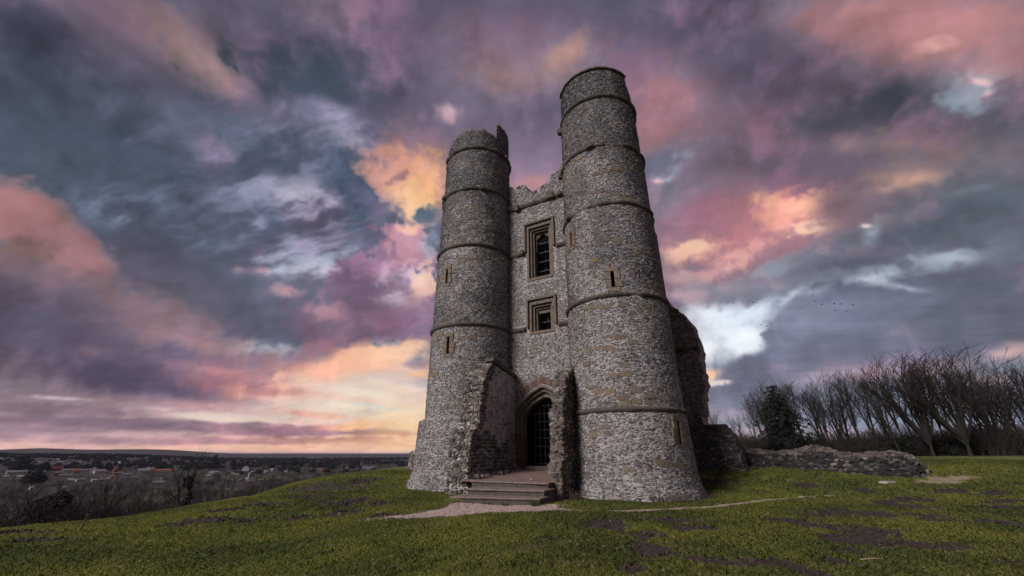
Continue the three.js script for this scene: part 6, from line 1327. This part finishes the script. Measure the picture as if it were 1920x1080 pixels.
  const leafG = new THREE.SphereGeometry(1, 6, 3, 0, 6.283, 0, 1.1), lm = new THREE.InstancedMesh(leafG, std({ side: THREE.DoubleSide }), fallen.length); lm.name = 'fallen_leaves'; lm.userData.kind = 'stuff'; lm.userData.label = 'dead leaves and pale flint chips lying in the turf';
  fallen.forEach(([x, d, s, q], i) => { _m.compose(_v.set(x, relief(x, d) + 0.02, -d), _q.setFromEuler(new THREE.Euler((q - 0.5) * 1.4, q * 50, 0)), _s.set(s * 1.5, s * 0.5, s)); lm.setMatrixAt(i, _m); lm.setColorAt(i, q < 0.12 ? new THREE.Color(0.4, 0.38, 0.36) : new THREE.Color(0.13 * (0.5 + q), 0.085 * (0.5 + q), 0.05 * (0.5 + q))); }); scene.add(lm);
  // clods of turned earth in the bare patches, one scattering
  const clods = []; for (const [mx, md, rx, rd] of MUD) for (let k = 0; k < Math.min(90, 30 + 60 * rx * rd * 3); k++) { const x = mx + (r() * 2 - 1) * rx * 1.3, d = md + (r() * 2 - 1) * rd * 1.3; if (mudAt(x, d) > 0.4) clods.push([x, d, 0.012 + 0.035 * r() * r(), r()]); }
  const cm = new THREE.InstancedMesh(RUBBLE[2], std({ roughness: 1 }), clods.length); cm.name = 'earth_clods'; cm.userData.kind = 'stuff'; cm.userData.label = 'dark clods of earth in the bare patches of the turf';
  clods.forEach(([x, d, s, q], i) => { _m.compose(_v.set(x, relief(x, d) + s * 0.3, -d), _q.setFromEuler(new THREE.Euler(q * 5, q * 30, q * 9)), _s.set(s * 1.3, s * 0.8, s)); cm.setMatrixAt(i, _m); const t = 0.6 + 0.8 * q; cm.setColorAt(i, new THREE.Color(0.036 * t, 0.025 * t, 0.02 * t)); }); scene.add(cm);
}
// ------------------------------------------------------------------ small things
const BIRDS = [[119.7, 57.0, -150.0], [129.7, 59.3, -160.0], [142.1, 64.7, -170.0], [126.9, 56.0, -150.0], [138.1, 59.5, -160.0], [151.8, 62.6, -170.0], [126.1, 53.1, -150.0], [139.3, 56.4, -160.0], [111.2, 52.9, -170.0], [96.0, 47.3, -150.0], [101.1, 60.2, -160.0]];
{
  const on = (x, d, up = 0) => [x, relief(x, d) + up, -d], paleStone = std({ map: stoneMap, bumpMap: stoneBump, bumpScale: 0.01, color: new THREE.Color(0.5, 0.46, 0.42) });
  const slab = thing('stone_slab', 'small pale flat slab set in the grass before the low ruined wall', 'slab', on(14.13, 16.9, 0.02), 0.3); part('slab', box(0.46, 0.08, 0.3), paleStone, slab);
  const wood = std({ map: oakMap, color: new THREE.Color(9, 7.5, 6) }), stick = thing('stick', 'pale broken stick lying in the grass at the lower right', 'stick', on(5.41, 7.2, 0.03), 0.06), sg = Tubes(); sg.add([new THREE.Vector3(-0.17, 0, 0), new THREE.Vector3(0.02, 0.012, 0.01), new THREE.Vector3(0.18, 0, 0)], [0.012, 0.014, 0.008], 6); part('stick', sg.done(), std({ color: new THREE.Color(0.3, 0.22, 0.17) }), stick);
  const stake = thing('wooden_stake', 'thin leaning wooden stake at the edge of the lawn on the left', 'stake', on(-11.5, 12.4)), kg = Tubes(); kg.add([new THREE.Vector3(0, -0.1, 0), new THREE.Vector3(0.06, 0.2, 0), new THREE.Vector3(0.1, 0.46, 0)], [0.02, 0.018, 0.016], 6); part('stake', kg.done(), std({ color: new THREE.Color(0.09, 0.065, 0.05) }), stake);
  const stone = (label, x, d, s, m = paleStone) => { const t = thing('loose_stone', label, 'stone', on(x, d, s * 0.3)); const o = part('stone', RUBBLE[3], m, t); o.scale.set(s, s * 0.6, s * 0.8); };
  stone('small grey stone lying alone in the lawn left of centre', -3.65, 9.58, 0.045, rubbleMats[2]); stone('greyish stone in the bare earth on the left bank', -5.2, 13.9, 0.05, rubbleMats[2]); stone('white scrap of chalk on the landing above the steps', 0.9, 17.6, 0.001);
  scene.remove(scene.children.at(-1));
  const chalk = onCastle(thing('litter', 'tiny white scrap lying on the landing above the steps', 'litter')); const ch = part('scrap', RUBBLE[1], paleStone, chalk); ch.position.set(5.3, 0.62, 3.2); ch.scale.set(0.05, 0.012, 0.03);
  // weeds at the foot of the steps and dry growth against the right tower
  const weed = (name, label, x, d, n, h, spreadW, mat, seed, lean = 0.5) => { const t = thing(name, label, 'plant', on(x, d)), g = Tubes(), r = chance(seed); for (let k = 0; k < n; k++) { const a = r() * 6.283, hh = h * (0.5 + 0.6 * r()), px = (r() * 2 - 1) * spreadW, pz = (r() * 2 - 1) * Math.min(0.2, spreadW), l = lean * hh * r(); g.add([new THREE.Vector3(px, -0.03, pz), new THREE.Vector3(px + Math.cos(a) * l * 0.4, hh * 0.6, pz + Math.sin(a) * l * 0.4), new THREE.Vector3(px + Math.cos(a) * l, hh * (0.9 + 0.1 * r()), pz + Math.sin(a) * l)], [0.006, 0.006, 0.002], 3); } part('stems', g.done(), mat, t); return t; };
  const fresh = std({ color: new THREE.Color(0.04, 0.075, 0.016) }), dry = std({ color: new THREE.Color(0.075, 0.05, 0.035) });
  weed('weed', 'green weed at the right corner of the lowest step', 0.72, 14.0, 90, 0.17, 0.12, fresh, 1, 0.9); weed('weed', 'small green weed at the middle of the lowest step', -0.2, 14.3, 40, 0.08, 0.1, fresh, 2, 0.9); weed('weed', 'small green weed on the left part of the lowest step', -0.75, 14.45, 40, 0.07, 0.1, fresh, 3, 0.9);
  weed('dry_plant', 'dry brown dead growth at the foot of the right tower', 5.3, 15.25, 130, 0.26, 0.7, dry, 4, 0.8); weed('dry_plant', 'dead brown stems against the right side of the right tower foot', 7.0, 16.3, 70, 0.26, 0.45, dry, 5, 0.9); weed('dry_plant', 'dark dry plants in the corner between the rubble pier and the tower', 2.2, 16.0, 80, 0.3, 0.2, dry, 6, 0.5);
  // birds far off, all of one flock
  const wingM = std({ color: new THREE.Color(0.02, 0.02, 0.022), side: THREE.DoubleSide }), bird0 = thing('bird', 'distant dark bird against the grey cloud', 'bird', [0, 0, 0], 0, 'birds far off in the sky');
  part('body', new THREE.SphereGeometry(0.14, 8, 6).scale(0.8, 0.8, 2.2), wingM, bird0);
  for (const s of [-1, 1]) { const w = new THREE.Shape(); w.moveTo(0, -0.18); w.quadraticCurveTo(s * 0.5, -0.1, s * 0.95, 0.1); w.quadraticCurveTo(s * 0.5, 0.24, 0, 0.2); const g = new THREE.ExtrudeGeometry(w, { depth: 0.02, bevelEnabled: false }); g.rotateX(Math.PI / 2); g.rotateZ(s * 0.35); part('wing', g, wingM, bird0); }
  part('tail', new THREE.ConeGeometry(0.1, 0.35, 5).rotateX(-Math.PI / 2).translate(0, 0, 0.4), wingM, bird0);
  BIRDS.forEach(([x, y, z], i) => { if (i) { const c = copyOf(bird0, [x, y, z], i * 1.3); c.rotation.z = Math.sin(i * 2.1) * 0.4; } else bird0.position.set(x, y, z); });
}
scene.traverse((o) => { if (o.isMesh) { o.castShadow = true; o.receiveShadow = true; } });
renderer.setSize(1024, 576);
renderer.render(scene, camera);
